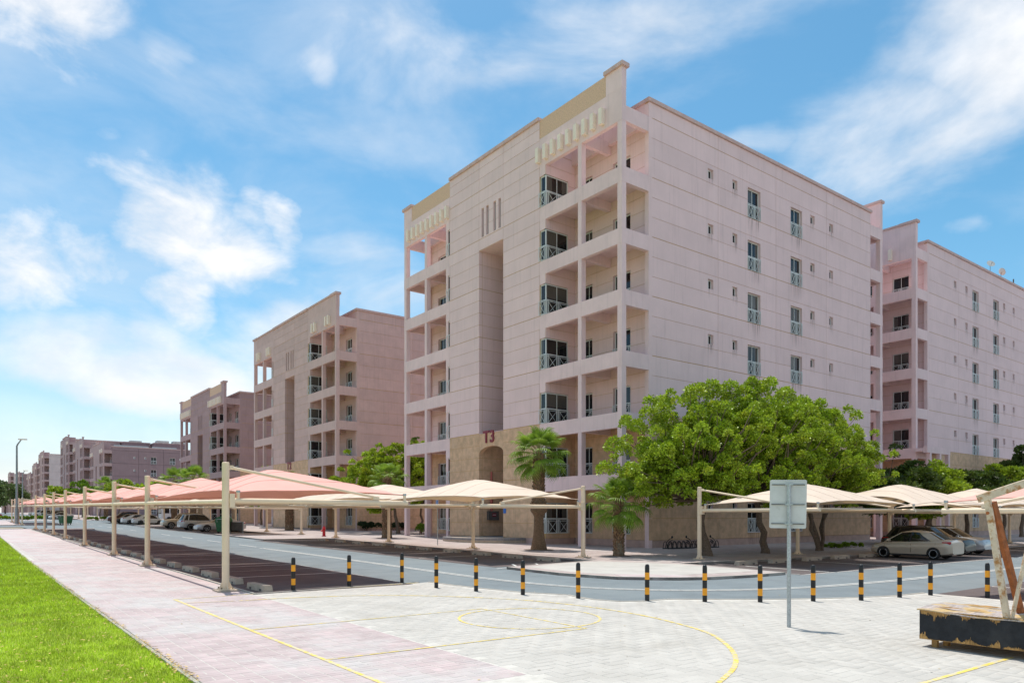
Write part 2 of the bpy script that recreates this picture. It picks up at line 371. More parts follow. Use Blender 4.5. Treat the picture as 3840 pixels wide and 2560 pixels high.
sheet('pavement', [(-90, 121.3), (7.6, 121.3), (12.6, 123.8), (12.6, 126.2), (7.7, 126.6), (7.7, 161), (12, 163.5), (15.6, 165), (15.6, 172), (-90, 172)], PLAZA, pav_p, .12)
sheet('pavement', [(20.5, 168), (24.6, 168), (24.6, 420), (20.5, 420)], PLAZA + .02, pav_p, .12)

island = [(18.43, 24.54), (18.33, 21.08), (18.7, 19.5), (19.0, 18.6), (19.9, 17.75), (20.6, 17.2), (21.8, 16.7), (23.8, 16.42), (26.0, 16.37)]
island_rest = [(26.5, 22.0), (34.4, 21.2), (41, 20.75), (150, 19.6), (150, 420), (24.6, 420), (24.6, 112.6), (19.9, 112.4), (20.6, 107.8), (24.6, 107.9),
               (24.6, 72), (21.8, 71.8), (19.4, 71.6), (19.3, 57.3), (24.4, 57.2), (24.0, 40), (23.8, 27.6), (24.45, 25.57)]
pav_tex = M('pavement_brickwork', (.48, .41, .385), .88, .09, .8, .3, 60, col2=(.53, .485, .45), c2=(.45, .7), c2scale=.35)
def add_brick(m):
    nt = NT(m.node_tree); bs = [n for n in nt.n if n.type == 'BSDF_PRINCIPLED'][0]
    old = bs.inputs['Base Color'].links[0].from_socket
    geo = nt.new('ShaderNodeNewGeometry'); br = nt.new('ShaderNodeTexBrick'); br.inputs['Scale'].default_value = 1
    br.inputs['Brick Width'].default_value = .4; br.inputs['Row Height'].default_value = .2; br.inputs['Mortar Size'].default_value = .014
    br.inputs['Color1'].default_value = (1, .97, .96, 1); br.inputs['Color2'].default_value = (.86, .80, .79, 1); br.inputs['Mortar'].default_value = (.80, .78, .74, 1)
    nt.link(geo.outputs['Position'], br.inputs['Vector'])
    nt.link(nt.mix(1.0, old, br.outputs['Color'], 'MULTIPLY'), bs.inputs['Base Color'])
add_brick(pav_tex)
sheet('pavement', island + island_rest, PAVE, pav_tex, .2)
# light paving laid in the corner island, ramp of pink blister paving at its tip
sheet('island_paving', [(19.1, 24.1), (19.0, 21.2), (19.35, 19.9), (20.3, 18.5), (21.6, 17.9), (23.6, 17.55), (25.6, 17.5), (26.0, 21.7), (24.2, 25.0), (22, 24.9)], PAVE + .004, pav_w, .004)
sheet('ramp', [(19.15, 18.55), (19.95, 17.8), (20.65, 17.28), (21.4, 17.0), (21.4, 17.9), (20.7, 18.7), (19.6, 19.4)], PAVE + .010, pav_p, .01)

def kerb(pts, name='kerb', h=.0, w=.16, L=1.0, drop=-.16):
    base = ob(name, None, None, (0, 0, 0), kind='structure')
    for (xa, ya), (xb, yb) in zip(pts[:-1], pts[1:]):
        d = math.hypot(xb - xa, yb - ya); n = max(1, round(d / L))
        for i in range(n):
            t0, t1 = i / n, (i + 1) / n; gp = .006 / d
            p = [(xa + (xb - xa) * t, ya + (yb - ya) * t) for t in (t0 + gp, t1 - gp)]
            nx, ny = -(yb - ya) / d * w, (xb - xa) / d * w
            (ax, ay), (bx, by) = p
            mb = MB(); mb.prism([(ax, ay), (bx, by), (bx + nx * .5, by + ny * .5), (ax + nx * .5, ay + ny * .5)], drop, h + .006, 0, lambda x, y: SLOPE * y)
            mb.build('kerb_stone', kerb_m, base)
    return base
kerb(island, L=.95)
kerb([(24.45, 25.57), (18.43, 24.54)], L=1.0)
kerb([(26.0, 16.37), (26.5, 22.0), (34.4, 21.2), (41, 20.75), (52, 20.6)], L=1.2)
kerb([(24.4, 57.2), (24.0, 40), (23.8, 27.6), (24.45, 25.57)], L=1.2)
kerb([(24.6, 72), (21.8, 71.8), (19.4, 71.6), (19.3, 57.3), (24.4, 57.2)], L=1.3)
kerb([(24.6, 107.9), (24.6, 72)], L=2.4)
kerb([(3.2, 100.0), (13.2, 99.2), (12.9, 96.6), (6.8, 96.3)], h=PLAZA + .03, L=1.5)
kerb([(6.8, 96.0), (6.8, BAY_END)], h=PLAZA + .012, w=.2, L=1.5)
kerb([(6.8, BAY_END + .02), (12.4, BAY_END + .34)], h=PLAZA + .012, w=.2, L=1.0)
kerb([(2.70, 8), (2.70, 40), (2.97, 60), (3.12, 79)], h=PLAZA + .03, w=.12, L=1.0)
kerb([(-20, 121.3), (7.6, 121.3), (12.6, 123.8), (12.6, 126.2), (7.7, 126.6)], h=PLAZA + .04, L=2.5)

# pavers laid one by one where they can be told apart
def in_poly(poly, x, y): return inside(poly, x, y)
def lay(parent, bricks, lv, m_one, m_many, th=.05, gap=.008, n_one=300):
    """bricks: (cx, cy, w_x, w_y). The nearest stand alone, the rest form one part."""
    bricks = sorted(bricks, key=lambda b: b[0] ** 2 + b[1] ** 2)
    cache = {}; tilt = math.atan(SLOPE)
    for cx, cy, wx, wy in bricks[:n_one]:
        k = (round(wx, 3), round(wy, 3))
        if k not in cache:
            a, b = wx / 2 - gap, wy / 2 - gap; c = .003
            mb = MB(); mb.add([(-a, -b, -th), (a, -b, -th), (a, b, -th), (-a, b, -th), (-a, -b, -c), (a, -b, -c), (a, b, -c), (-a, b, -c),
                               (-a + c, -b + c, 0), (a - c, -b + c, 0), (a - c, b - c, 0), (-a + c, b - c, 0)],
                              [(0, 1, 5, 4), (1, 2, 6, 5), (2, 3, 7, 6), (3, 0, 4, 7), (4, 5, 9, 8), (5, 6, 10, 9), (6, 7, 11, 10), (7, 4, 8, 11), (8, 9, 10, 11)])
            cache[k] = mb.mesh('paver', m_one)
        o = ob('paver', cache[k], parent, (cx, cy, GZ(cy, lv) + random.uniform(-.0015, .0015))); o.rotation_euler = (tilt + random.uniform(-.004, .004), random.uniform(-.004, .004), random.uniform(-.01, .01))
    rest = bricks[n_one:]
    if rest:
        A = np.array(rest); a = A[:, 2] / 2 - gap; b = A[:, 3] / 2 - gap; N = len(A); c = .003
        z = SLOPE * A[:, 1] + lv + rng.uniform(-.0015, .0015, N)
        def pt(sx, sy, dz, ins=0): return np.stack([A[:, 0] + sx * (a - ins), A[:, 1] + sy * (b - ins), z + SLOPE * sy * b + dz], 1)
        T = [pt(-1, -1, 0, c), pt(1, -1, 0, c), pt(1, 1, 0, c), pt(-1, 1, 0, c)]; Bt = [pt(-1, -1, -c), pt(1, -1, -c), pt(1, 1, -c), pt(-1, 1, -c)]
        me = bpy.data.meshes.new('pavers'); P = np.concatenate([np.stack(T, 1), np.stack(Bt, 1)], 1)
        base = np.arange(N)[:, None] * 8
        F = np.concatenate([base + np.array(f) for f in [(0, 1, 2, 3), (4, 5, 1, 0), (5, 6, 2, 1), (6, 7, 3, 2), (7, 4, 0, 3)]], 0)
        me.vertices.add(N * 8); me.vertices.foreach_set('co', P.astype(np.float32).ravel())
        me.loops.add(F.size); me.loops.foreach_set('vertex_index', F.astype(np.int32).ravel())
        me.polygons.add(len(F)); me.polygons.foreach_set('loop_start', np.arange(0, F.size, 4, dtype=np.int32)); me.polygons.foreach_set('loop_total', np.full(len(F), 4, dtype=np.int32))
        me.update(calc_edges=True); me.materials.append(m_many)
        ob('paver', me, parent, kind='stuff')
def weave(x0, x1, y0, y1, c=.4):
    out = []; ix = 0
    for i in range(int((x1 - x0) / c)):
        for j in range(int((y1 - y0) / c)):
            x, y = x0 + i * c, y0 + j * c
            if (i + j) % 2: out += [(x + c / 4, y + c / 2, c / 2, c), (x + 3 * c / 4, y + c / 2, c / 2, c)]
            else: out += [(x + c / 2, y + c / 4, c, c / 2), (x + c / 2, y + 3 * c / 4, c, c / 2)]
    return out
def rows_hb(x0, x1, y0, y1, c=.4):
    """the pink walk: a pair of setts side by side, then two long ones across, along unbroken joints"""
    out = []
    for i in range(int((x1 - x0) / c)):
        y = y0 + (i % 2) * 0.0
        while y < y1:
            x = x0 + i * c
            out += [(x + .1, y + .11, .2, .22), (x + .3, y + .11, .2, .22), (x + .2, y + .28, .4, .12), (x + .2, y + .40, .4, .12)]
            y += .46
    return out
walk_o = ob('pavement_setts', None, None, (0, 0, 0), kind='structure')
wb = [b for b in rows_hb(2.76, 6.76, 8.5, 62) if in_view(b[0], b[1], PLAZA, 1.3) and in_poly(walk_poly, b[0] - b[2] / 2, b[1]) and in_poly(walk_poly, b[0] + b[2] / 2, b[1])]
lay(walk_o, wb, PLAZA, pav_po, pav_p)
plaza_o = ob('plaza_pavers', None, None, (0, 0, 0), kind='structure')
def herring(x0, x1, y0, y1, s=.2):
    out = []
    for i in range(-2, int((x1 - x0) / s) + 2):
        for j in range(-2, int((y1 - y0) / s) + 2):
            k = (i - j) % 4
            x, y = x0 + i * s, y0 + j * s
            if k == 0: out.append((x + s, y + s / 2, 2 * s, s))
            elif k == 3: out.append((x + s / 2, y + s, s, 2 * s))
    return out
def fits(poly, b):
    x, y, w, h = b
    return all(in_poly(poly, x + sx * w * .5, y + sy * h * .5) for sx in (-1, 1) for sy in (-1, 1))
pb = [b for b in herring(6.80, 23.6, 2, 21.6) if in_view(b[0], b[1], PLAZA, 1.3) and fits(plaza_poly, b)]
lay(plaza_o, pb, PLAZA, pav_wo, pav_w)
far_walk = sheet('pavement_far', [(2.78, 61.6), (6.70, 61.6), (6.70, 96.2), (12.9, 96.6), (13.2, 99.2), (3.2, 99.9), (3.2, 77)], PLAZA, pav_p, .01)
kerb(plaza_edge, 'plaza_edging', h=PLAZA + .004, w=.2, L=1.0)

# ------------------------------------------------------------------ painted lines
def strip(mb, pts, w, lv):
    for (xa, ya), (xb, yb) in zip(pts[:-1], pts[1:]):
        d = math.hypot(xb - xa, yb - ya); nx, ny = -(yb - ya) / d * w / 2, (xb - xa) / d * w / 2
        ex, ey = (xb - xa) / d * w * .1, (yb - ya) / d * w * .1
        q = [(xa - nx - ex, ya - ny - ey), (xb - nx + ex, yb - ny + ey), (xb + nx + ex, yb + ny + ey), (xa + nx - ex, ya + ny - ey)]
        mb.add([(x, y, SLOPE * y + lv) for x, y in q], [(0, 1, 2, 3)])
def smooth(pts, n=5):
    out = []
    for i in range(len(pts) - 1):
        p0, p1, p2, p3 = pts[max(i - 1, 0)], pts[i], pts[i + 1], pts[min(i + 2, len(pts) - 1)]
        for k in range(n):
            t = k / n
            out.append(tuple(.5 * (2 * p1[a] + (p2[a] - p0[a]) * t + (2 * p0[a] - 5 * p1[a] + 4 * p2[a] - p3[a]) * t * t + (3 * p1[a] - p0[a] - 3 * p2[a] + p3[a]) * t ** 3) for a in (0, 1)))
    return out + [pts[-1]]
def offset(pts, d):
    out = []
    for i, (x, y) in enumerate(pts):
        a, b = pts[max(i - 1, 0)], pts[min(i + 1, len(pts) - 1)]; l = math.hypot(b[0] - a[0], b[1] - a[1])
        out.append((x - (b[1] - a[1]) / l * d, y + (b[0] - a[0]) / l * d))
    return out
LR = ROAD + .012
mb = MB(); cl = smooth(rd([(14.74, 44.2), (14.80, 36), (14.70, 28), (14.62, 22.5), (14.75, 19.3), (15.35, 16.75), (16.55, 15.0), (18.2, 13.75), (20.9, 12.75), (24.5, 12.3), (30, 12.1), (60, 11.6)]), 6)
for s_ in (-.11, .11): strip(mb, offset(cl, s_), .10, LR)
mb.build('centre_line', paint_w, kind='structure')
mb = MB(); y = 47.6
while y < 165: strip(mb, [(15.55 + (y - 47) * .008, y), (15.55 + (y - 44) * .008, y + 3.6)], .12, LR); y += 8.2
mb.build('lane_dashes', paint_w, kind='structure')
mb = MB(); y = 22.3
while y < 94: strip(mb, [(12.02, y), (12.02, y + 1.0)], .12, LR); y += 2.62
mb.build('bay_edge_dashes', paint_w, kind='structure')
mb = MB()
for y in (26.3, 31.3, 39.75, 45.4, 51.6, 57.2, 62.9, 68.4, 74, 80, 85.5, 91): strip(mb, [(7.75, y), (11.9, y)], .13, LR + .036); strip(mb, [(6.9, y - .06), (7.3, y - .06)], .13, LR + .036)
for y in (28.9, 34.1, 36.8, 42.5): strip(mb, [(8.2, y), (11.9, y)], .045, LR + .036)
for y in (32.6, 37.8, 43.3, 48.6, 54.0): strip(mb, [(18.9, y), (22.6, y + .2)], .12, LR)
for y in (77, 82.5, 88, 93.5, 99, 104.5): strip(mb, [(19.7, y), (24, y)], .12, LR)
for x in (28.6, 34.3, 39.2, 45.2, 49.8, 55.5, 61): strip(mb, [(x + .1, 16.1), (x, 20)], .12, LR)
for x in (27.8, 33.4): strip(mb, [(x, 5), (x, 9.8)], .12, LR)
strip(mb, [(26.7, 16.2), (26.3, 16.9)], .1, LR); strip(mb, [(18.2, 24.9), (19.5, 25.2)], .1, LR); strip(mb, [(19.6, 25.3), (20.3, 26.6)], .1, LR)
strip(mb, [(20.9, 25.3), (21.5, 26.4)], .1, LR); strip(mb, [(26.4, 15.95), (110, 14.7)], .08, LR - .003)
mb.build('bay_lines', paint_w, kind='structure')
mb = MB(); LY = PLAZA + .006
court = [([(4.68, 21.0), (4.72, 15.5), (4.76, 11.3), (4.78, 4)], .075), ([(4.68, 20.98), (12.3, 21.3)], .05), ([(4.74, 14.85), (10.36, 14.8)], .055), ([(4.78, 11.2), (10.4, 11.1)], .055),
         ([(10.36, 14.8), (10.4, 11.1)], .055), ([(14.2, 4.71), (12.5, 4.73), (8.0, 4.8)], .075), ([(4.7, 20.0), (5.9, 19.75)], .05)]
for p_, w in court: strip(mb, p_, w, LY)
strip(mb, [(10.38 + 1.62 * math.cos(t), 12.95 + 1.55 * math.sin(t)) for t in np.linspace(0, 2 * math.pi, 49)], .06, LY)
strip(mb, smooth(pl([(5.82, 19.15), (7.4, 18.95), (9.45, 18.15), (11.1, 16.5), (12.05, 14.85), (12.42, 13.2), (12.44, 11.75), (12.22, 10.49), (11.7, 9.08), (10.98, 8.11), (10.16, 7.31), (9.33, 6.74), (8.38, 6.3)]), 6), .085, LY)
mb.build('court_lines', paint_y, kind='structure')

# ------------------------------------------------------------------ lawn blades and litter
def blades(name, n, xr, yr, mat, h=(.03, .075), acc=None):
    x = rng.uniform(*xr, n * 3); u = rng.uniform(0, 1, n * 3); y = yr[0] * (yr[1] / yr[0]) ** u
    dep = x * SA + y * CA; r = (x * CA - y * SA) / dep
    k = (r > -.95) & (x < 2.66 + .006 * np.maximum(0, y - 40)); x, y = x[k][:n], y[k][:n]; n = len(x)
    sc = np.clip(y / 16, 1, 4.5); hh = rng.uniform(*h, n) * sc ** .7; w = rng.uniform(.004, .008, n) * sc; t = rng.uniform(0, 6.283, n)
    lx, ly = rng.normal(0, .55, n) * hh, rng.normal(0, .55, n) * hh; z = SLOPE * y + PLAZA
    V = np.zeros((n, 3, 3)); dx, dy = np.cos(t) * w, np.sin(t) * w
    V[:, 0] = np.stack([x - dx, y - dy, z - .005], 1); V[:, 1] = np.stack([x + dx, y + dy, z - .005], 1); V[:, 2] = np.stack([x + lx, y + ly, z + hh], 1)
    return ob(name, quads_mesh(name, V, mat), kind='stuff')
blades('grass', 190000, (-2.5, 3.2), (8.5, 80), blade_m)
def flakes(name, pts, mat, s=(.015, .04)):
    n = len(pts); P = np.array(pts); t = rng.uniform(0, 6.283, n); a = rng.uniform(*s, n); b = a * rng.uniform(.3, .7, n); tz = rng.uniform(-.35, .35, (n, 2))
    V = np.zeros((n, 4, 3))
    for i, (sx, sy) in enumerate(((1, 0), (0, 1), (-1, 0), (0, -1))):
        ex = sx * a * np.cos(t) - sy * b * np.sin(t); ey = sx * a * np.sin(t) + sy * b * np.cos(t)
        V[:, i] = P + np.stack([ex, ey, ex * tz[:, 0] + ey * tz[:, 1]], 1)
    return ob(name, quads_mesh(name, V, mat), kind='stuff')
pts = []
for i in range(3600):
    y = 9 * (70 / 9) ** random.random(); pts.append((random.uniform(-1.5, 2.6), y, GZ(y, PLAZA + .045)))
for i in range(5000):
    y = 9 * (50 / 9) ** random.random(); dn = .5 + .5 * math.sin(y * 1.7) * math.sin(y * .63 + 1)
    if random.random() < dn: pts.append((2.70 + random.gauss(-.01, .05), y, GZ(y, PLAZA + .035)))
for i in range(70):
    x, y = random.uniform(2.8, 20), random.uniform(5, 22); pts.append((x, y, GZ(y, PLAZA + .012)))
flakes('fallen_leaves', pts, litter, (.012, .034))

# ================================================================== APARTMENT BUILDINGS
ST = 3.83                                   # storey height
def frameP(plane):
    """maps (u along the wall, d depth into the wall, z) to building space"""
    if plane == 'front': return lambda u, d, z: (d, u, z)          # faces -X, u runs along +Y
    return lambda u, d, z, _p=plane: (u, _p + d, z)                # faces -Y at y = plane
def panel_mesh(Pf, flip, u0, u1, z0, z1, holes, d0, th):
    us = sorted({u0, u1} | {min(max(h[i], u0), u1) for h in holes for i in (0, 1)}); zs = sorted({z0, z1} | {min(max(h[i], z0), z1) for h in holes for i in (2, 3)})
    us = [u for k, u in enumerate(us) if k == 0 or u - us[k - 1] > 1e-4]; zs = [z for k, z in enumerate(zs) if k == 0 or z - zs[k - 1] > 1e-4]
    nu, nz = len(us) - 1, len(zs) - 1
    solid = [[not any(h[0] - 1e-4 <= us[i] and us[i + 1] <= h[1] + 1e-4 and h[2] - 1e-4 <= zs[j] and zs[j + 1] <= h[3] + 1e-4 for h in holes) for j in range(nz)] for i in range(nu)]
    mb = MB()
    def quad(a, b, c, d):
        q = [Pf(*a), Pf(*b), Pf(*c), Pf(*d)]; mb.add(q if not flip else q[::-1], [(0, 1, 2, 3)])
    any_ = False
    for i in range(nu):
        for j in range(nz):
            if not solid[i][j]: continue
            any_ = True; a, b, c, d = us[i], us[i + 1], zs[j], zs[j + 1]; e = d0 + th
            quad((a, d0, c), (b, d0, c), (b, d0, d), (a, d0, d))
            if i == 0 or not solid[i - 1][j]: quad((a, e, c), (a, d0, c), (a, d0, d), (a, e, d))
            if i == nu - 1 or not solid[i + 1][j]: quad((b, d0, c), (b, e, c), (b, e, d), (b, d0, d))
            if j == 0 or not solid[i][j - 1]: quad((a, e, c), (b, e, c), (b, d0, c), (a, d0, c))
            if j == nz - 1 or not solid[i][j + 1]: quad((a, d0, d), (b, d0, d), (b, e, d), (a, e, d))
    return mb if any_ else None
def wall(root, plane, cols, rows, holes, d0=0.0, th=.32, mats=None, strong=(), base=None):
    """panels between the joints, each its own object, and one backing wall seen in the joints and reveals"""
    Pf = frameP(plane); flip = plane == 'front'
    for a, b in zip(cols[:-1], cols[1:]):
        for c, d in zip(rows[:-1], rows[1:]):
            g0 = .023 if any(abs(c - s) < .01 for s in strong) else .0125; g1 = .023 if any(abs(d - s) < .01 for s in strong) else .0125
            hs = [h for h in holes if h[0] < b and h[1] > a and h[2] < d and h[3] > c]
            mb = panel_mesh(Pf, flip, a + .012, b - .012, c + g0, d - g1, hs, d0, .022)
            if mb: mb.build('wall_panel', beige if (base and d <= base + .05) else pink, root)
    mb = panel_mesh(Pf, flip, cols[0], cols[-1], rows[0], rows[-1], holes, d0 + .021, th)
    mb.build('wall', (mats or [joint_m]), root)

WIN = {}
def win_parts(w, h, kind, rail, var=0):
    """frame, panes and railing of a window, in wall space: x across, y inwards, z up, sharing meshes between alike windows"""
    k = (round(w, 2), round(h, 2), kind, rail, pink.name, var)
    if k in WIN: return WIN[k]
    d = .19 if kind != 'bay' else .07; f = .07
    fr = MB(); pn = MB(); rl = MB(); rv = MB()
    for a, b, c, e in ((0, f, 0, h), (w - f, w, 0, h), (f, w - f, h - f, h), (f, w - f, 0, f)): fr.box(a, b, d, d + .07, c, e)
    if kind != 'small':
        n = max(2, round(w / .95)) if w > .8 else 1
        for i in range(1, n): fr.box(w * i / n - .025, w * i / n + .025, d + .004, d + .066, f, h - f)
        fr.box(f, w - f, d + .006, d + .064, 1.02, 1.08)
    else:
        fr.box(f, w * .52, d + .006, d + .05, f, h - f)
    if kind != 'bay':
        t = .006
        for a, b, c, e in ((.001, t, .001, h - .001), (w - t, w - .001, .001, h - .001), (t, w - t, h - t, h - .001), (t, w - t, .001, t)): rv.box(a, b, .026, .30, c, e)
    if var == 0: pn.box(.02, w - .02, d + .03, d + .036, .02, h - .02)
    elif var == 1: pn.box(.02, w * .5, d + .03, d + .036, .02, h - .02, 1).box(w * .5, w - .02, d + .03, d + .036, .02, h - .02, 0)
    elif var == 2: pn.box(.02, w - .02, d + .03, d + .036, .02, h * .55, 0).box(.02, w - .02, d + .03, d + .036, h * .55, h - .02, 1)
    else: pn.box(.02, w * .28, d + .03, d + .036, .02, h - .02, 1).box(w * .28, w * .74, d + .03, d + .036, .02, h - .02, 0).box(w * .74, w - .02, d + .03, d + .036, .02, h - .02, 1)
    if rail:
        t = .028; y0 = -.035 if kind != 'bay' else -.09; H = 1.0
        n = max(1, round(w / .85)); W_ = (w + .06) / n
        for i in range(n):
            a, b = -.03 + i * W_, -.03 + (i + 1) * W_ - .02
            for x in (a, a + .13, b - t, b - .13 - t):
                if w > .7 or x in (a, b - t): rl.box(x, x + t, y0, y0 + t, .02, H)
            rl.box(a + t, b - t, y0 + .002, y0 + t - .002, H - t, H - .001); rl.box(a + t, b - t, y0 + .002, y0 + t - .002, .021, .02 + t)
            rl.box(a + t, b - t, y0 + .002, y0 + t - .002, H - .13, H - .105)
            ia, ib = (a + .15, b - .17) if w > .7 else (a + .03, b - .05)
            rl.bar((ia, y0 + .014, .06), (ib + .03, y0 + .014, H - .14), .02, .022, up=(0, 1, 0)); rl.bar((ib + .03, y0 + .018, .06), (ia, y0 + .018, H - .14), .02, .022, up=(0, 1, 0))
    WIN[k] = (fr.mesh('window_frame', white_fr), pn.mesh('pane', [glass_d, glass_c]), rl.mesh('railing', white_rail) if rail else None, rv.mesh('reveal', pink) if rv.v else None)
    return WIN[k]
def stain_mat():
    m = bpy.data.materials.new('rain_stain'); m.use_nodes = True; nt = NT(m.node_tree); nt.n.clear()
    out = nt.new('ShaderNodeOutputMaterial'); df = nt.new('ShaderNodeBsdfDiffuse'); df.inputs[0].default_value = (.16, .115, .10, 1); tr = nt.new('ShaderNodeBsdfTransparent'); mx = nt.new('ShaderNodeMixShader')
    tc = nt.new('ShaderNodeTexCoord'); sp = nt.new('ShaderNodeSeparateXYZ'); nt.link(tc.outputs['Generated'], sp.inputs[0])
    geo = nt.new('ShaderNodeNewGeometry'); n = nt.noise(nt.mapv(geo.outputs['Position'], (7, 7, .25)), 1.6, 4, .6)
    f = nt.math('MULTIPLY', nt.ramp(n, .42, .72, 0, .5), nt.math('POWER', sp.outputs[2], 1.3))
    f = nt.math('MULTIPLY', f, nt.ramp(sp.outputs[0], 0, .12)); f = nt.math('MULTIPLY', f, nt.ramp(sp.outputs[0], 1, .88))
    nt.link(f, mx.inputs[0]); nt.link(tr.outputs[0], mx.inputs[1]); nt.link(df.outputs[0], mx.inputs[2]); nt.link(mx.outputs[0], out.inputs[0]); return m
stain_m = stain_mat(); STAIN = {}
def stain(o, w):
    k = round(w, 2)
    if k not in STAIN: STAIN[k] = MB().add([(-.06, -.004, -1.25 if w > 1 else -.8), (w + .06, -.004, -1.25 if w > 1 else -.8), (w + .06, -.004, -.01), (-.06, -.004, -.01)], [(0, 1, 2, 3)]).mesh('stain', stain_m)
    ob('stain', STAIN[k], o)
def window(root, plane, u, d, z, w, h, kind='tall', rail=True):
    fr, pn, rl, rv = win_parts(w, h, kind, rail, 0 if kind == 'small' else random.choice((0, 0, 0, 0, 1, 2, 3)))
    Pf = frameP(plane)
    if plane == 'front':                       # wall space x -> -Y so that y points into the wall
        o = ob('window', fr, root, Pf(u + w, d, z), rz=R(-90))
    else:
        o = ob('window', fr, root, Pf(u, d, z))
    ob('pane', pn, o)
    if rl: ob('railing', rl, o)
    if rv: ob('reveal', rv, o)
    if plane == 0.0 and kind != 'bay': stain(o, w)
    return o

def pbox(root, name, mat, *b, **kw):
    return MB().box(*b).build(name, mat, root, **kw)
def apartment(label, X0, Y0, Zb, n, corbels='row', panels=True, sign=None, full=True, front=True, right_windows=True, rows_r=3, left=True, right_len=33.26, paint=None, group='apartment buildings in a row along the street'):
    global pink, pink_frame
    pink, pink_frame = paint or (PAINT3)
    BW0 = 2.8
    root = thing('apartment_building', label, 'building', (X0, Y0, Zb), group=group)
    B0 = 4.75 - 0.0; top = B0 + ST * (n - 1); LV = [top - ST * k for k in range(n)]          # beam tops
    base = LV[n - 2]; PL = .49; ptop = top + 2.59; GB = -2.2
    XW0, XW1, XE = 2.46, right_len - 2.2, right_len
    # unseen dark filler box, added to block light through the building
    MB().box(3.1, XW1 - .4, .40, 27.3, GB, top + .3).build('core', dark_core, root)
    pbox(root, 'roof', coping_m, 2.9, XW1, .34, 27.35, top + .301, top + .45)
    # ---- right wall (faces the side road)
    rows = [PL]; lv_s = sorted(LV)
    prev = PL
    for L in lv_s:
        k = rows_r if L - prev > 2 else 1
        rows += [prev + (L - prev) * (i + 1) / k for i in range(k)]; prev = L
    rows.append(top + .97)
    cols = [XW0, 9.59, 16.64, 23.79, XW1]
    holes = []; wl = [0.0] + []
    floors = [PL + .35] + lv_s[:-1]
    if right_windows:
        for L in floors:
            for (a, b) in ((8.46, 9.06), (11.24, 11.81), (21.42, 22.04), (24.26, 24.84)): holes.append((a, b, L + 1.58, L + 2.26))
            for (a, b) in ((13.06, 14.64), (18.62, 20.20)): holes.append((a, b, L + .02, L + 2.2))
    wall(root, 0.0, cols, rows, holes, strong=LV, base=base, th=.30)
    for a, b, c, d in holes: window(root, 0.0, a, 0, c, b - a, d - c, 'tall' if b - a > 1 else 'small', b - a > 1)
    pbox(root, 'plinth', plinth_m, XW0 + .02, XW1 - .02, .03, .35, GB, PL - .004)
    pbox(root, 'coping', coping_m, XW0 - .12, XW1 + .12, -.13, .36, top + .972, top + 1.20)
    pbox(root, 'coping', coping_m, XW0 - .12, XW0 + .36, .362, 27.4, top + .974, top + 1.198)
    pbox(root, 'upper_wall', pink, XW0 + .003, XW0 + .34, .33, 27.35, top - .4, top + .97)
    pbox(root, 'wall_end', pink_frame, XW0 - .012, XW0 + .33, .004, .33, GB, top + .9)
    # ---- front block
    if front:
        rr = [PL]; prev = PL
        for L in lv_s:
            k = 4 if L - prev > 2.5 else 3
            rr += [prev + (L - prev) * (i + 1) / k for i in range(k)]; prev = L
        rr += [top + .96, top + 1.78, top + 2.36]
        rec_top = top - 4.69; slits = [(12.69, 13.00), (13.33, 13.66), (14.29, 14.62), (14.94, 15.25)]
        arch_sp = 6.95 + .0
        lo = [r for r in rr if r < rec_top - .3] + [rec_top]; hi = [rec_top] + [r for r in rr if r > rec_top + .3]
        pier_h = []                            # corner windows wrap from the balcony side on to the front
        fl = [PL + .33] + lv_s[:-1]
        for L in fl: pier_h += [(7.38, 7.98, L + .02, L + 2.2), (19.95, 20.5, L + .02, L + 2.2)]
        wall(root, 'front', [8.05, 12.39], rr, [], strong=LV, base=base)
        wall(root, 'front', [15.59, 19.89], rr, [], strong=LV, base=base)
        wall(root, 'front', [12.39, 15.59], hi, [(a, b, top - 3.72, top - 1.46) for a, b in slits], strong=LV)
        for a, b in slits:
            zA, zB = top - 3.72, top - 1.46; rv = MB()
            for q in ((a, a + .006, zA, zB), (b - .006, b, zA, zB), (a + .006, b - .006, zB - .006, zB), (a + .006, b - .006, zA, zA + .006)): rv.box(.024, .199, *q)
            rv.build('slit_reveal', pink_frame, root)
        for a, b in slits: pbox(root, 'slit_glass', glass_f, .20, .23, a - .02, b + .02, top - 3.74, top - 1.44)
        for (a, b) in ((7.41, 8.03), (19.91, 20.5)):
            for L in fl:
                zt = L + ST - .97 if L > 3 else LV[n - 1] - .97
                pbox(root, 'pier_block', pink_frame, .004, .40, a, b, L + 2.2, zt + .01)
                wdw = .60 if a < 10 else .42
                window(root, 'front', a + .04 if a < 10 else 19.93, .02, L + .02, wdw, 2.16, 'bay', True)
        # the deep entrance slot: its far cheek faces us
        side = frameP(15.56)
        wall(root, 15.59, [.004, .33, 3.4], lo, [], d0=-.006, th=.2, strong=LV, base=base)
        pbox(root, 'slot_back', pink, 3.4, 3.5, 12.3, 15.7, GB, rec_top + .3)
        pbox(root, 'slot_cheek', pink, .03, 3.4, 12.1, 12.37, GB, rec_top + .3)
        pbox(root, 'slot_soffit', pink_frame, .026, 3.4, 12.375, 15.575, rec_top - .012, rec_top - .001)
        # arch across the foot of the slot
        mb = MB(); az, sp = base - .05, base - 1.62; cy, hw = 13.99, 1.58; N = 16
        arc = [(cy + hw * math.cos(math.pi * k / N), sp + .55 * math.sin(math.pi * k / N)) for k in range(N + 1)]
        for k in range(N):
            (ya, za), (yb, zb) = arc[k], arc[k + 1]
            mb.add([(.012, ya, za), (.012, yb, zb), (.012, yb, az), (.012, ya, az), (.40, ya, za), (.40, yb, zb), (.40, yb, az), (.40, ya, az)], [(0, 1, 2, 3), (7, 6, 5, 4), (4, 5, 1, 0), (3, 2, 6, 7)])
        mb.build('entrance_arch', beige, root)
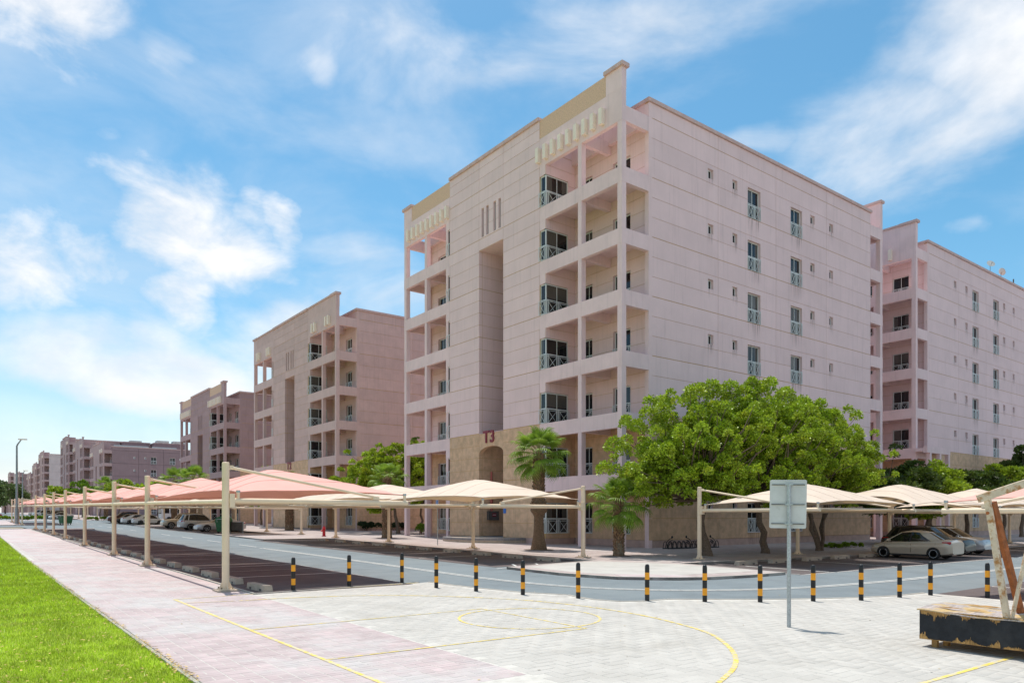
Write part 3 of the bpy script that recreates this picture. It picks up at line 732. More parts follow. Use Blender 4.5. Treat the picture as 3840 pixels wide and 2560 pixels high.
        pbox(root, 'arch_ledge', coping_m, -.02, .42, 12.41, 15.57, az + .002, az + .06)
        pbox(root, 'plinth', plinth_m, .03, .35, 7.42, 12.39, GB, PL - .004); pbox(root, 'plinth', plinth_m, .03, .35, 15.59, 20.5, GB, PL - .004)
        pbox(root, 'plinth', plinth_m, .36, BW0, 7.42, 7.7, GB, PL - .004)
        pbox(root, 'threshold', tile_g, .05, 3.4, 12.39, 15.56, GB, PL - .02)
        # side wall of the block towards the near balcony, with the big corner windows
        hb = [(.02, 2.10, L + .02, L + 2.2) for L in fl]
        wall(root, 7.38, [.02, .42, 2.78], rr[:-3] + [top + .9], hb, strong=LV, base=base, th=.25)
        for L in fl: window(root, 7.38, .06, -.03, L + .02, 2.04, 2.16, 'bay', True)
        # back walls of the balconies
        hr = []; hl = []
        for L in fl: hr += [(1.9, 3.5, L + .02, L + 2.2), (5.55, 6.6, L + .02, L + 2.2)]; hl += [(24.9, 26.2, L + .02, L + 2.2)]
        BW = 2.76
        wall(root, 'front', [.33, 7.38], rr[:-3] + [top + .9], hr, d0=BW, strong=LV, base=base, th=.3)
        wall(root, 'front', [20.5, 27.35], rr[:-3] + [top + .9], hl, d0=BW, strong=LV, base=base, th=.3)
        for a, b, c, d in hr + hl: window(root, 'front', a, BW, c, b - a, d - c, 'tall', True)
        pbox(root, 'plinth', plinth_m, BW + .03, BW + .3, .33, 7.36, GB, PL - .004); pbox(root, 'plinth', plinth_m, BW + .03, BW + .3, 20.5, 27.35, GB, PL - .004)
        pbox(root, 'side_wall', pink, .02, 2.8, 20.2, 20.5, GB, top + .9)
        pbox(root, 'end_wall', pink, XW0, XW1, 27.36, 27.68, GB, top + .97)
        # balcony beams, floors, cross beams, columns
        for k, L in enumerate(LV):
            z0, z1 = L - .97, L
            mb = MB(); mb.box(0, .30, 0, 8.045, z0, z1); mb.box(.30, XW0 - .012, 0, .30, z0, z1); mb.build('balcony_beam', pink_frame, root)
            mb = MB(); mb.box(0, .30, 19.895, 27.70, z0, z1); mb.box(.30, XW0, 27.40, 27.70, z0, z1); mb.build('balcony_beam', pink_frame, root)
            mb = MB(); mb.box(.30, BW, 3.72, 4.02, z0 + .012, z1 - .14); mb.build('cross_beam', pink_frame, root)
            mb = MB(); mb.box(.30, BW, 23.72, 24.02, z0 + .012, z1 - .14); mb.build('cross_beam', pink_frame, root)
            if k:
                pbox(root, 'balcony_floor', pink_frame, .29, BW + .02, .29, 7.36, L - .36, L - .12)
                pbox(root, 'balcony_floor', pink_frame, .29, BW + .02, 20.49, 27.42, L - .36, L - .12)
        for y0, y1 in ((.012, .40), (3.70, 4.05), (23.66, 24.02), (27.30, 27.688)):
            pbox(root, 'column', pink_frame, .012, .40, y0, y1, GB, top - .5)
        # parapet with piers, panels and coping
        for (a, b, pa, pb) in ((0, 8.05, 1.41, 8.05), (19.89, 27.70, 19.89, 26.3)):
            pbox(root, 'parapet_band', pink_frame, .003, .38, a + .004, b - .004, top + .001, top + 1.05)
            pbox(root, 'parapet_panel', beige_hi if panels else pink, .035 if panels else .006, .36, pa, pb, top + 1.052, top + 2.40)
            qa, qb = ((a, pa) if a == 0 else (pb, b))
            pbox(root, 'parapet_pier', pink_frame, .0, .40, qa + .003, qb - .003, top + 1.054, top + 2.36)
            pbox(root, 'coping', coping_m, -.14, .52, qa - (.16 if a == 0 else .10), qb + (.10 if a == 0 else .16), top + 2.362, top + 2.60)
            if not panels: pbox(root, 'coping', coping_m, -.10, .48, pa + .1, pb - .1, top + 2.402, top + 2.58)
        pbox(root, 'coping', coping_m, -.14, .50, 8.06, 19.86, top + 2.362, top + 2.60)
        pbox(root, 'parapet_back', pink, .30, .42, 8.07, 19.85, top + .2, top + 2.36)
        if corbels == 'row': ys = [1.5 + .80 * i for i in range(9)] + [20.0 + .815 * i for i in range(9)]
        elif corbels == 'pairs': ys = [1.6, 2.35, 5.5, 6.25, 20.9, 21.65, 24.9, 25.65]
        elif corbels == 'few': ys = [2.2, 4.6, 7.0, 8.8]
        else: ys = []
        cm = MB(); cm.box(-.30, -.004, 0, .30, -.68, .34)
        cmesh = cm.mesh('corbel', cream)
        for y in ys: ob('corbel', cmesh, root, (0, y, top))
    # ---- far end of the right wall: columns and beams of the rear balcony, rear parapet
    for L in LV:
        mb = MB(); mb.box(XW1 + .012, XE - .30, 0, .30, L - .97, L); mb.box(XE - .30, XE, 0, 8, L - .97, L); mb.build('balcony_beam', pink_frame, root)
        pbox(root, 'balcony_floor', pink_frame, XW1 - .3, XE - .29, .29, 8, L - .36, L - .12)
    for x0, y0 in ((XE - .42, .012), (XE - .42, 3.7)): pbox(root, 'column', pink_frame, x0, x0 + .40, y0, y0 + .39, GB, top - .5)
    pbox(root, 'rear_wall', pink, XW1 - .5, XW1 - .2, .31, 27.3, GB, top + .9)
    pbox(root, 'rear_parapet', pink_frame, XE - .40, XE - .01, .01, 8, top + .002, top + 2.36); pbox(root, 'coping', coping_m, XE - .52, XE + .12, -.12, 8.1, top + 2.362, top + 2.58)
    return root, LV, top, base, PL

def letters(root, text, y_right, x, z, size, mat):
    """raised letters on a face that looks towards -X"""
    pos = 0
    for ch in text:
        cu = bpy.data.curves.new('letter', 'FONT'); cu.body = ch; cu.size = size; cu.extrude = .07; cu.offset = .028
        tmp = bpy.data.objects.new('letter', cu); COL.objects.link(tmp)
        me = bpy.data.meshes.new_from_object(tmp); bpy.data.objects.remove(tmp); bpy.data.curves.remove(cu)
        me.materials.clear(); me.materials.append(mat)
        xs = [v.co.x for v in me.vertices]; w = max(xs) - min(xs); x0 = min(xs)
        for v in me.vertices: v.co.x -= x0
        o = ob('letter', me, root, (x, y_right - pos, z)); o.rotation_euler = (R(90), 0, R(-90)); pos += w + size * .09
def steps(root, cy, PL, big=True):
    n = 4; h = (PL + .15) / n
    for k in range(n):
        rx, ry = (1.7 + .62 * (n - 1 - k), 2.9 + .45 * (n - 1 - k)); z1 = PL - .02 - h * k; N = 26
        st = MB(); poly = [(-rx * math.sin(math.pi * i / N) + .02, cy + ry * math.cos(math.pi * i / N)) for i in range(N + 1)]
        st.prism(poly[::-1], -1.2, z1 - .02); so = st.build('step', concrete, root)
        for i in range(N):
            (xa, ya), (xb, yb) = poly[i], poly[i + 1]
            def outw(x, y, d): 
                v = Vector((x / (rx * rx), (y - cy) / (ry * ry))); v.normalize(); return x + v.x * d, y + v.y * d
            g0 = .03
            pa = (xa + (xb - xa) * g0, ya + (yb - ya) * g0); pb = (xb - (xb - xa) * g0, yb - (yb - ya) * g0)
            oa, ob_ = outw(*pa, .02), outw(*pb, .02); ia, ib = outw(*pa, -.60), outw(*pb, -.60)
            t = MB(); t.add([(*oa, z1 - h), (*ob_, z1 - h), (*ob_, z1), (*oa, z1), (*ia, z1), (*ib, z1)], [(3, 2, 1, 0), (2, 3, 4, 5)]); t.build('tile', tile_g, so)

T3, LV3, top3, base3, PL3 = apartment('tall seven storey pink block numbered T3, largest and nearest to the street corner', 33.1, 32.12, .34, 7)
letters(T3, 'T3', 14.97, .0, base3 - .78, 1.3, t_red)
steps(T3, 13.9, PL3)
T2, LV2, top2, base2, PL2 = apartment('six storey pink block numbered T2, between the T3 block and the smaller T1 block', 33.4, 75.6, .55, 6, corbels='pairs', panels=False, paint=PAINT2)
letters(T2, 'T2', 14.9, .0, base2 - .84, 1.28, t_red); steps(T2, 13.9, PL2)
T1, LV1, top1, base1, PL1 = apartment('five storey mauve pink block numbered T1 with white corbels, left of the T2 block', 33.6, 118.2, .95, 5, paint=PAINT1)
letters(T1, 'T1', 14.9, .0, base1 - .84, 1.28, t_red); steps(T1, 13.9, PL1)
T4, LV4, top4, base4, PL4 = apartment('seven storey pink block with two satellite dishes, right of the T3 block', 73.0, 32.2, .36, 7, corbels='few', panels=False)
mb = MB(); mb.box(-.4, 4.6, -1.2, -.85, base4 - .55, base4 + .05); mb.build('porch_beam', pink_frame, T4)
for x in (.2, 2.3, 4.2): pbox(T4, 'porch_column', pink_frame, x, x + .35, -1.19, -.86, -1, base4 - .55)
pbox(T4, 'porch_roof', pink_frame, -.39, 4.59, -.849, -.01, base4 - .4, base4 - .1)
# hose cabinet and pipe inside the T3 entrance slot
hc = thing('hose_cabinet', 'dark hose cabinet with a red panel inside the T3 entrance slot', 'cabinet', (33.1 + 1.25, 32.12 + 15.59 - .30, .34 + 1.75))
MB().box(-.5, .5, 0, .29, 0, .72).build('box', steel_dark, hc); MB().box(-.18, .22, -.012, -.001, .30, .56).build('red_panel', t_red, hc); MB().box(-.14, .18, -.018, -.0125, .40, .44).build('lettering_strip', white_s, hc)
pp = tag(MB().tube([(33.1 + 1.05, 32.12 + 15.36, .34 + 2.48), (33.1 + 1.05, 32.12 + 15.36, .34 + 5.6)], .09, 10).tube([(33.1 + 1.05, 32.12 + 15.36, .34 + 3.15), (33.1 + 1.05, 32.12 + 15.36, .34 + 3.4)], .14, 10).build('fire_pipe', pipe_red), 'red upright fire pipe above the dark hose cabinet', 'pipe')
ws = tag(MB().box(33.06, 33.085, 32.12 + 12.0, 32.12 + 12.32, 2.62, 3.12).build('wall_sign', sign_blue), 'small blue plate fixed to the T3 wall beside the entrance', 'sign')
# dishes and mast on the right-hand block
def dish(x, y, z, label, rz):
    t = thing('satellite_dish', label, 'satellite dish', (x, y, z), rz, 'satellite dishes on the roof')
    mb = MB(); n = 20; prof = [(0.02, 0), (.3, .03), (.6, .12), (.85, .24), (.98, .33)]; t.scale = (.45, .45, .45)
    mb.lathe(prof, n); m = mb.mesh('reflector', ac_m); o = ob('reflector', m, t, (0, 0, 1.3)); o.rotation_euler = (R(62), 0, 0)
    MB().tube([(0, 0, -2.2), (0, .05, 1.25)], .05, 6).build('mast', steel_dark, t)
    MB().tube([(0, -.15, .9), (0, -.75, 1.55)], .03, 5).box(-.06, .06, -.82, -.70, 1.48, 1.62).build('feed_arm', steel_dark, t)
    return t
zr = .36 + top4 + 1.15
dish(73 + 18.9, 32.6, zr + .62, 'round satellite dish facing the street on the right-hand roof', R(-40)); dish(73 + 22.6, 32.8, zr + .58, 'satellite dish seen edge-on on the right-hand roof', R(62))
tag(MB().tube([(73 + 26, 32.7, zr - .4), (73 + 26, 32.7, zr + 1.0)], .07, 6).build('roof_mast', steel_dark), 'short dark mast on the right-hand roof edge', 'mast')

# ------------------------------------------------------------------ far blocks down the street
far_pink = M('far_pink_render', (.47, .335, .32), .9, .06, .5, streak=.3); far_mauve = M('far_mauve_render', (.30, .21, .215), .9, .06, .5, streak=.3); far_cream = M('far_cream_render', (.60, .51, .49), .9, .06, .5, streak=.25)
def far_block(label, X0, Y0, Zb, n, m_front, m_side, side_win=True, L=26.0, dep=26.0):
    t = thing('apartment_building', label, 'building', (X0, Y0, Zb), group='apartment blocks further down the street')
    top = 4.7 + ST * (n - 1)
    hs = []
    if side_win:
        for k in range(n):
            z = .9 + ST * k
            for a, b in ((8.2, 8.8), (11.2, 11.8), (21.2, 21.8)): hs.append((a, b, z + 1.5, z + 2.2))
            for a, b in ((13.0, 14.6), (18.4, 20.0)): hs.append((a, b, z + .1, z + 2.25))
    rows = [0] + [top - ST * k for k in range(n - 1, -1, -1)] + [top + 1.0]
    for a, b in zip((2.4, 9.6, 16.6), (9.6, 16.6, dep)):
        for c, d in zip(rows[:-1], rows[1:]):
            hh = [h for h in hs if h[0] < b and h[1] > a and h[2] < d and h[3] > c]
            m_ = panel_mesh(frameP(0.0), False, a + .03, b - .03, c + .03, d - .03, hh, 0, .3)
            if m_: m_.build('wall_panel', m_side, t)
    for a, b, c, d in hs: window(t, 0.0, a, 0, c, b - a, d - c, 'tall' if b - a > 1 else 'small', b - a > 1)
    MB().box(3.0, dep - .3, .35, L - .3, -4, top + .4).box(2.45, dep, .06, .34, -4, 0).build('core', m_side, t); MB().box(2.3, dep + .1, -.12, .4, top + 1.002, top + 1.25).build('coping', coping_m, t)
    # front block with its slot, slim openings and stepped parapet
    y1, y2, y3, y4 = 6.4, 11.6, 14.0, 18.6
    MB().box(0, 3.2, y1, y2, -4, top + 2.4).box(0, 3.2, y3, y4, -4, top + 2.4).box(1.6, 3.2, y2, y3, -4, top - 4).box(.02, 3.2, y2, y3, top - 4.2, top + 2.38).build('front_block', m_front, t)
    MB().box(-.12, .5, y1 - .05, y4 + .05, top + 2.402, top + 2.65).box(-.12, .5, -.15, 1.4, top + 2.5, top + 2.75).build('coping', coping_m, t)
    MB().box(0, .35, .0, y1 - .01, top + .002, top + 2.2).box(.004, .36, -.01, 1.3, top + 2.2, top + 2.498).box(0, .35, y4 + .01, L, top + .002, top + 2.2).build('parapet', m_front, t)
    for k in range(n):
        Lk = top - ST * k
        MB().box(0, .3, 0, y1 - .01, Lk - .97, Lk).box(.3, 2.41, 0, .3, Lk - .97, Lk).box(.3, 3.0, .31, y1, Lk - .4, Lk - .2).build('balcony_beam', m_front, t)
        MB().box(0, .3, y4 + .01, L, Lk - .97, Lk).box(.3, 3.0, y4 + .02, L, Lk - .4, Lk - .2).build('balcony_beam', m_front, t)
        if k:
            window(t, 'front', 1.3, 2.76, Lk + .02, 1.6, 2.2, 'tall', True); window(t, 'front', 4.6, 2.76, Lk + .02, 1.3, 2.2, 'tall', True); window(t, 'front', y4 + 2, 2.76, Lk + .02, 1.5, 2.2, 'tall', True)
    for y in (.02, 3.0, y4 + 2.6, L - .4): MB().box(.012, .4, y, y + .38, -4, top - .5).build('column', m_front, t)
    for y0 in (.8, 3.8, y4 + .6, y4 + 4): MB().box(-.28, -.004, y0, y0 + 1.3, top - .7, top + .3).build('corbel', cream, t)
    return t, top
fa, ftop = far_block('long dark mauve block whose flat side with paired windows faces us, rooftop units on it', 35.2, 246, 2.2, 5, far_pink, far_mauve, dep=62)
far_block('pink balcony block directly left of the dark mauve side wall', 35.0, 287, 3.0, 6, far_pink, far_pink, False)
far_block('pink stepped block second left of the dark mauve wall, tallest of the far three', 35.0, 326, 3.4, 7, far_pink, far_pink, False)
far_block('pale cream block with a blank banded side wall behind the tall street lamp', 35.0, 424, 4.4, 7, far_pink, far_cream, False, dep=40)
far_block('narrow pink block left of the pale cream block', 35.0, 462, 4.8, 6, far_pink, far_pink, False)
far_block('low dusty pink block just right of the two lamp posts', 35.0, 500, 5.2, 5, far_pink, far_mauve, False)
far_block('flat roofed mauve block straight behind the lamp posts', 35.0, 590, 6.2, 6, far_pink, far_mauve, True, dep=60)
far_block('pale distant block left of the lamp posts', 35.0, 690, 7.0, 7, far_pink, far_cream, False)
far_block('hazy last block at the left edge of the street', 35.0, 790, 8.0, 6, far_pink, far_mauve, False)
zr = 2.2 + ftop
for i, (x, y, w, h, lab) in enumerate(((.8, 14, 6, 2.4, 'pale roof house set back at the left end of the mauve roof'), (7.2, 10, 7.5, 2.2, 'long mauve roof house in the middle of the mauve roof'), (15.2, 6, 9, 2.0, 'wide mauve roof house right of the middle on the mauve roof'))):
    t = thing('roof_house', lab, 'roof structure', (35.2 + x, 246 + y, zr + .4)); MB().box(0, w, 0, 6, 0, h + .9).build('wall', far_mauve if i else far_pink, t); MB().box(-.15, w + .15, -.15, 6.15, h + .902, h + 1.1).build('coping', coping_m, t)
for x, y, w, lab in ((10.6, 19, 3.4, 'boxy white rooftop cooler left of the other white units'), (17.6, 14, 3.6, 'boxy white rooftop cooler between two others on the mauve roof'), (22.4, 13.5, 3.8, 'white rooftop cooler nearest the T1 block')):
    t = thing('rooftop_cooler', lab, 'air cooler', (35.2 + x, 246 + y, zr + .4)); MB().box(0, w, 0, 3, 1.2, 4.6).build('casing', ac_m, t)
    for k in range(2): MB().box(.4 + k * w * .48, w * .46 + k * w * .48, -.02, -.002, 2.4, 3.9).build('grille', steel_dark, t)
    MB().box(.2, .4, .2, .4, 0, 1.2).box(w - .4, w - .2, .2, .4, 0, 1.2).box(.2, .4, 2.6, 2.8, 0, 1.2).box(w - .4, w - .2, 2.6, 2.8, 0, 1.2).build('stand', steel_dark, t)
for x, w, lab in ((13.5, 7, 'long low grey duct in the middle of the mauve roof'), (3.0, 9.5, 'long low grey duct at the left of the mauve roof')):
    t = thing('roof_duct', lab, 'duct', (35.2 + x, 246.6, zr + 1.1)); MB().box(0, w, 0, .7, .1, .6).build('casing', galv, t); MB().box(.2, .4, .1, .6, -.7, .1).box(w - .4, w - .2, .1, .6, -.7, .1).build('stand', steel_dark, t)

# ================================================================== SHADE CARPORTS
def canopy_mesh(x0, x1, Ly, zc, zr, mat, sgn=1, N=18, Mm=22, scal=.42, ridge=.39, ey=.9):
    Lx = x1 - x0; vs = []; fs = []
    for j in range(Mm + 1):
        for i in range(N + 1):
            u, v = i / N, j / Mm
            ix = scal * 4 * v * (1 - v) * (1 - 2 * u); iy = scal * ey * 4 * u * (1 - u) * (1 - 2 * v)
            x = u * Lx + ix; y = v * Ly + iy
            a = min(x, Lx - x) / (.5 * Lx); b = min(y, Ly - y) / (ridge * Ly); a = max(a, 0); b = max(b, 0)
            p = 7.0; h = 0 if a * b == 0 else a * b / (a ** p + b ** p) ** (1 / p); h = min(h, 1); h = h * (1.14 - .14 * h)
            vs.append((x0 + x, sgn * y, zc + (zr - zc) * h))
    for j in range(Mm):
        for i in range(N):
            a = j * (N + 1) + i; q = (a, a + 1, a + N + 2, a + N + 1); fs.append(q if sgn > 0 else q[::-1])
    wr_ = random.Random(int(Ly * 100)); ph = [wr_.uniform(0, 6) for _ in range(6)]
    vs = [(x, y, z + .006 * math.sin(3.1 * x + 1.7 * y + ph[0]) * math.sin(.8 * y + ph[1]) + .003 * math.sin(6.3 * y + 2 * x + ph[2])) for x, y, z in vs]
    mb = MB(); mb.add(vs, fs, 0, True)
    seam = MB()
    for jj in range(3, Mm, 4): seam.tube([(vs[jj * (N + 1) + i][0], vs[jj * (N + 1) + i][1], vs[jj * (N + 1) + i][2] + .006) for i in range(N + 1)], .006, 4, cap=False)
    hem = MB(); idx = [i for i in range(N + 1)] + [j * (N + 1) + N for j in range(1, Mm + 1)] + [Mm * (N + 1) + i for i in range(N - 1, -1, -1)] + [j * (N + 1) for j in range(Mm - 1, -1, -1)]
    hem.tube([vs[i] for i in idx], .018, 5, cap=False)
    return mb.mesh('canopy', mat), hem.mesh('hem', mat), seam.mesh('seam', mat)
POLE = {}
def frame_parts(t, H, arm, za, tie_x):
    k = (round(H, 2), round(arm, 2), round(za, 2))
    if k not in POLE:
        p = MB(); p.tube([(0, 0, .05), (0, 0, H)], .105, 14); p.lathe([(.105, H - .001), (.09, H + .015), (.02, H + .02)], 14)
        b = MB(); b.box(-.30, .30, -.30, .30, -.10, .045, 0); b.box(-.20, .20, -.20, .20, .046, .075, 1)
        for sx in (-1, 1):
            b.add([(sx * .1, -.012, .076), (sx * .2, -.012, .076), (sx * .1, -.012, .30), (sx * .1, .012, .076), (sx * .2, .012, .076), (sx * .1, .012, .30)], [(0, 1, 2), (3, 5, 4), (0, 2, 5, 3), (1, 4, 5, 2)], 1)
            b.add([(-.012, sx * .1, .076), (-.012, sx * .2, .076), (-.012, sx * .1, .30), (.012, sx * .1, .076), (.012, sx * .2, .076), (.012, sx * .1, .30)], [(0, 1, 2), (3, 5, 4), (0, 2, 5, 3), (1, 4, 5, 2)], 1)
            for sy in (-1, 1): b.lathe([(.02, .076), (.02, .13)], 6, 2, sx * .16, sy * .16)
        a = MB(); a.tube([(.08, 0, za), (arm, 0, za)], .085, 12); a.box(.09, .24, -.10, .10, za - .19, za + .21)
        r = MB(); r.tube([(.10, 0, H - .13), (tie_x, 0, za + .18)], .045, 10); r.box(tie_x - .10, tie_x + .12, -.05, .05, za + .085, za + .20); r.box(.09, .22, -.03, .03, H - .2, H - .07)
        c = MB(); c.tube([(0, 0, 0), (0, 0, .19)], .05, 8, 0); c.tube([(0, 0, .19), (0, 0, .26)], .062, 8, 1)
        POLE[k] = (p.mesh('pole', steel_cream), b.mesh('base_plate', [concrete, steel_cream, rust_m]), a.mesh('arm', steel_cream), r.mesh('tie_rod', steel_cream), c.mesh('bracket', [steel_cream, galv]))
    p, b, a, r, c = POLE[k]
    ob('pole', p, t); ob('base_plate', b, t); ob('arm', a, t); ob('tie_rod', r, t)
    ob('bracket', c, t, (.36, 0, za + .06)); ob('bracket', c, t, (arm - .10, 0, za + .06))
def shade(label, x, y, lv, rz, Ly, fab, H=3.66, arm=5.85, za=2.6, zr=3.95, sgn=1, group='', tie=None, dz=0.0, ey=.9):
    t = thing('shade_carport', label, 'carport', (x, y, GZ(y, lv)), rz, group)
    frame_parts(t, H, arm, za, tie if tie else arm - 1.2)
    if Ly:
        cm, hm, sm2 = canopy_mesh(.36, arm - .10, Ly, za + .27, zr, fab, sgn, ey=ey)
        co = ob('canopy', cm, t); hem = ob('hem', hm, co); ob('seam', sm2, co)
        MB().tube([(.0, sgn * .08, za - .02), (0, sgn * (Ly - .08), za - .02 + dz)], .07, 10).build('beam', steel_cream, t)
        MB().tube([(arm - .45, sgn * .08, za + .05), (arm - .45, sgn * (Ly - .08), za + .05 + dz)], .035, 8).build('rail', steel_cream, t)
    return t
# near row on the left: twelve frames along the walk, salmon fabric
NR = [(6.20, 21.65), (6.31, 32.85), (6.41, 41.3), (6.52, 52.5), (6.74, 64.6), (6.87, 74.2), (6.97, 83.2), (7.10, 94.6)]
LB = ['nearest salmon carport, whose pole stands at the plaza corner', 'second salmon carport along the left walk', 'third salmon carport along the left walk', 'fourth salmon carport along the left walk',
      'fifth salmon carport along the left walk', 'sixth salmon carport along the left walk', 'seventh salmon carport along the left walk', 'bare pole and arm closing the salmon carports before the side road']
for i, (x, y) in enumerate(NR):
    x, y = x * PS, y * PS; Ly = (NR[i + 1][1] * PS - y) if i < 7 else 0
    shade(LB[i], x, y, PLAZA, -R(.3), Ly, red_fab, H=3.78, arm=6.05, za=2.66, zr=4.0, group='salmon carports along the left walk', dz=Ly * SLOPE)
FR = [(7.55, 121.5), (7.6, 129.0), (7.65, 138.4), (7.7, 146.6)]
for i, (x, y) in enumerate(FR):
    Ly = (FR[i + 1][1] - y) if i < 3 else 0
    shade(['salmon carport just past the side road', 'second salmon carport past the side road', 'third salmon carport past the side road', 'last bare frame of the salmon row past the side road'][i], x, y, PLAZA, 0, Ly, red_fab, H=3.78, arm=6.05, za=2.66, zr=4.0, group='salmon carports past the side road', dz=Ly * SLOPE)
# sand coloured row in front of the T3 block (poles on the building side, arms towards the street)
BR = [27.3, 37.2, 48.2, 57.6]
lb = ['bare end frame of the sand carports beside the corner palm', 'sand coloured carport before the T3 entrance, nearest to the corner', 'middle sand coloured carport left of the T3 entrance', 'left sand coloured carport of the row before the T3 block']
for i, y in enumerate(BR):
    Ly = y - BR[i - 1] if i else 0
    shade(lb[i], 25.35 + .02 * i, y, PAVE, R(180), Ly, sand_fab, H=3.62, arm=6.3, za=2.57, zr=3.95, sgn=1, group='sand carports before the T3 block', dz=-Ly * SLOPE)
BR2 = [66.5, 76.0, 86.5, 97.0, 107.5]
for i, y in enumerate(BR2):
    Ly = y - BR2[i - 1] if i else 0
    shade(['bare frame at the near end of the T2 carports', 'sand carport over the silver saloon by the green container', 'sand carport over the gold off-roader', 'third sand carport before the T2 block', 'last sand carport before the T1 block'][i], 25.9, y, PAVE, R(180), Ly, sand_fab, H=3.4, arm=6.3, za=2.45, zr=3.6, group='sand carports before the T2 block', dz=-Ly * SLOPE)
BR3 = [114, 124, 134, 144]
for i, y in enumerate(BR3):
    Ly = y - BR3[i - 1] if i else 0
    shade(['bare frame at the near end of the T1 carports', 'sand carport over the white saloons', 'sand carport over the maroon car', 'farthest sand carport before the T1 block'][i], 26.2, y, PAVE, R(180), Ly, sand_fab, H=3.4, arm=6.3, za=2.45, zr=3.6, group='sand carports before the T1 block', dz=-Ly * SLOPE)
# sand coloured row along the side road, right of the corner
RR = [(29.1, 23.0), (37.4, 22.8), (47.6, 22.6), (57.0, 22.5), (67.0, 22.4)]
lr = ['sand carport right of the corner, standing behind the back of the road sign', 'second sand carport along the side road, arching over the silver saloon', 'third sand carport along the side road, behind the olive car', 'fourth sand carport along the side road, by the picture edge', 'bare last frame of the sand row along the side road']
for i, (x, y) in enumerate(RR):
    Ly = RR[i + 1][0] - x if i < 4 else 0
    shade(lr[i], x, y, PAVE, R(-90), Ly, sand_fab, H=3.56, arm=6.3, za=2.42, zr=[3.72, 3.95, 3.95, 3.95, 3.9][i], sgn=1, group='sand carports along the side road', ey=3.6 if i == 1 else .9)
# salmon row at the right edge (arms reach out to the side road)
for i, (x, lab) in enumerate(((24.1, 'salmon carport at the right edge behind the rusty stand'), (34.3, 'second salmon carport at the right edge, mostly out of view'), (44.5, 'bare last frame of the right-hand salmon row'))):
    shade(lab, x, 3.75, PLAZA, R(90), 10.2 if i < 2 else 0, red_fab, H=3.78, arm=6.1, za=2.56, zr=4.0, sgn=-1, group='salmon carports at the right edge')
# far carports across the junction
for i, (x, y, lab) in enumerate(((22.5, 164, 'left salmon carport beyond the maroon car'), (31.5, 164.6, 'middle salmon carport beyond the white saloons'), (41, 165.2, 'right salmon carport beyond the white bus'))):
    t = shade(lab, x, y, PAVE, R(-90), 8.6, red_fab, H=3.3, arm=5.5, za=2.3, zr=3.5, group='salmon carports beyond the junction')
for i, (y, lab) in enumerate(((176, 'sand carport over the far parked cars, nearest end'), (190, 'second sand carport over the far parked cars'), (204, 'third sand carport over the far parked cars'), (218, 'last sand carport over the far parked cars'))):
    shade(lab, 22.4, y, PAVE, R(180), 13, sand_fab, H=3.2, arm=6.3, za=2.5, zr=3.7, sgn=-1, group='sand carports over the far parked cars', dz=13 * SLOPE)
for i, (x, y, lab) in enumerate(((-1, 232, 'salmon carport left of the first pole past the side road'), (-1, 244, 'second salmon carport at the left picture edge'), (-1, 256, 'third salmon carport at the left picture edge'))):
    shade(lab, x, y, PAVE, 0, 11.5, red_fab, H=3.6, arm=7.5, za=2.6, zr=4.4, group='salmon carports at the far left', dz=11.5 * SLOPE)

# ================================================================== STREET FURNITURE
bm_p = MB(); r = .062
bm_p.lathe([(r, -.05), (r, .90), (r * .96, .945), (r * .8, .975), (r * .5, .995), (r * .12, 1.0)], 18); bp = bm_p.mesh('post', black_p)
bb = MB().lathe([(r + .0015, 0), (r + .0015, .19)], 18).mesh('band', orange_p)
bol = pl([(7.81, 20.66), (9.65, 20.89), (11.50, 20.93), (11.66, 19.08), (12.12, 17.62), (12.70, 16.15), (13.43, 14.66), (14.55, 13.20), (15.67, 12.21), (16.81, 11.32), (18.16, 10.62), (19.43, 9.98), (21.05, 9.72), (22.36, 9.46), (23.2, 8.3)])
bl = ['bollard standing alone nearest to the big carport pole', 'second bollard from the big carport pole, before the shaded bays', 'third bollard from the left, at the tip of the plaza', 'fourth bollard from the left, first along the curving road edge', 'fifth bollard from the left along the curving road edge',
      'sixth bollard from the left, in front of the sand carport pole', 'seventh bollard from the left, at the left of the dipped kerb', 'bollard right of the dipped kerb, mid curve', 'bollard second left of the road sign pole', 'bollard next left of the road sign pole', 'bollard next right of the road sign pole', 'second bollard right of the road sign pole',
      'third bollard right of the road sign pole', 'last bollard left of the rusty stand', 'bollard half hidden behind the rusty stand legs']
for (x, y), lab in zip(bol, bl):
    t = thing('bollard', 'black and orange ' + lab, 'bollard', (x, y, GZ(y, PLAZA)), random.uniform(0, 6), 'bollards round the plaza edge')
    ob('post', bp, t); ob('band', bb, t, (0, 0, .175)); ob('band', bb, t, (0, 0, .58))

# concrete wheel stops
def stop_mesh(L=1.5, w=.27, h=.185):
    mb = MB(); a = L / 2
    mb.add([(-w / 2, -a, 0), (w / 2, -a, 0), (w / 2, a, 0), (-w / 2, a, 0), (-w * .42, -a + .02, h), (w * .42, -a + .02, h), (w * .42, a - .02, h), (-w * .42, a - .02, h)],
           [(0, 3, 2, 1), (4, 5, 6, 7), (0, 1, 5, 4), (1, 2, 6, 5), (2, 3, 7, 6), (3, 0, 4, 7)], 0)
    for y in (-.42, .42):
        for x0, x1 in ((-w / 2 - .004, -w / 2 + .02), (w / 2 - .02, w / 2 + .004)): mb.box(x0, x1, y - .075, y + .075, .015, .075, 1)
    return mb.mesh('wheel_stop', [concrete, steel_dark])
sm = stop_mesh(); i = 0
WSL = [22.0, 24.7, 27.4, 30.1, 32.8, 35.5, 38.2, 40.9, 43.6, 46.4, 49.2, 52.2, 55.0, 58, 61, 64, 67, 70, 73.2, 76.4, 79.6, 82.8, 86, 89.2, 92.4]
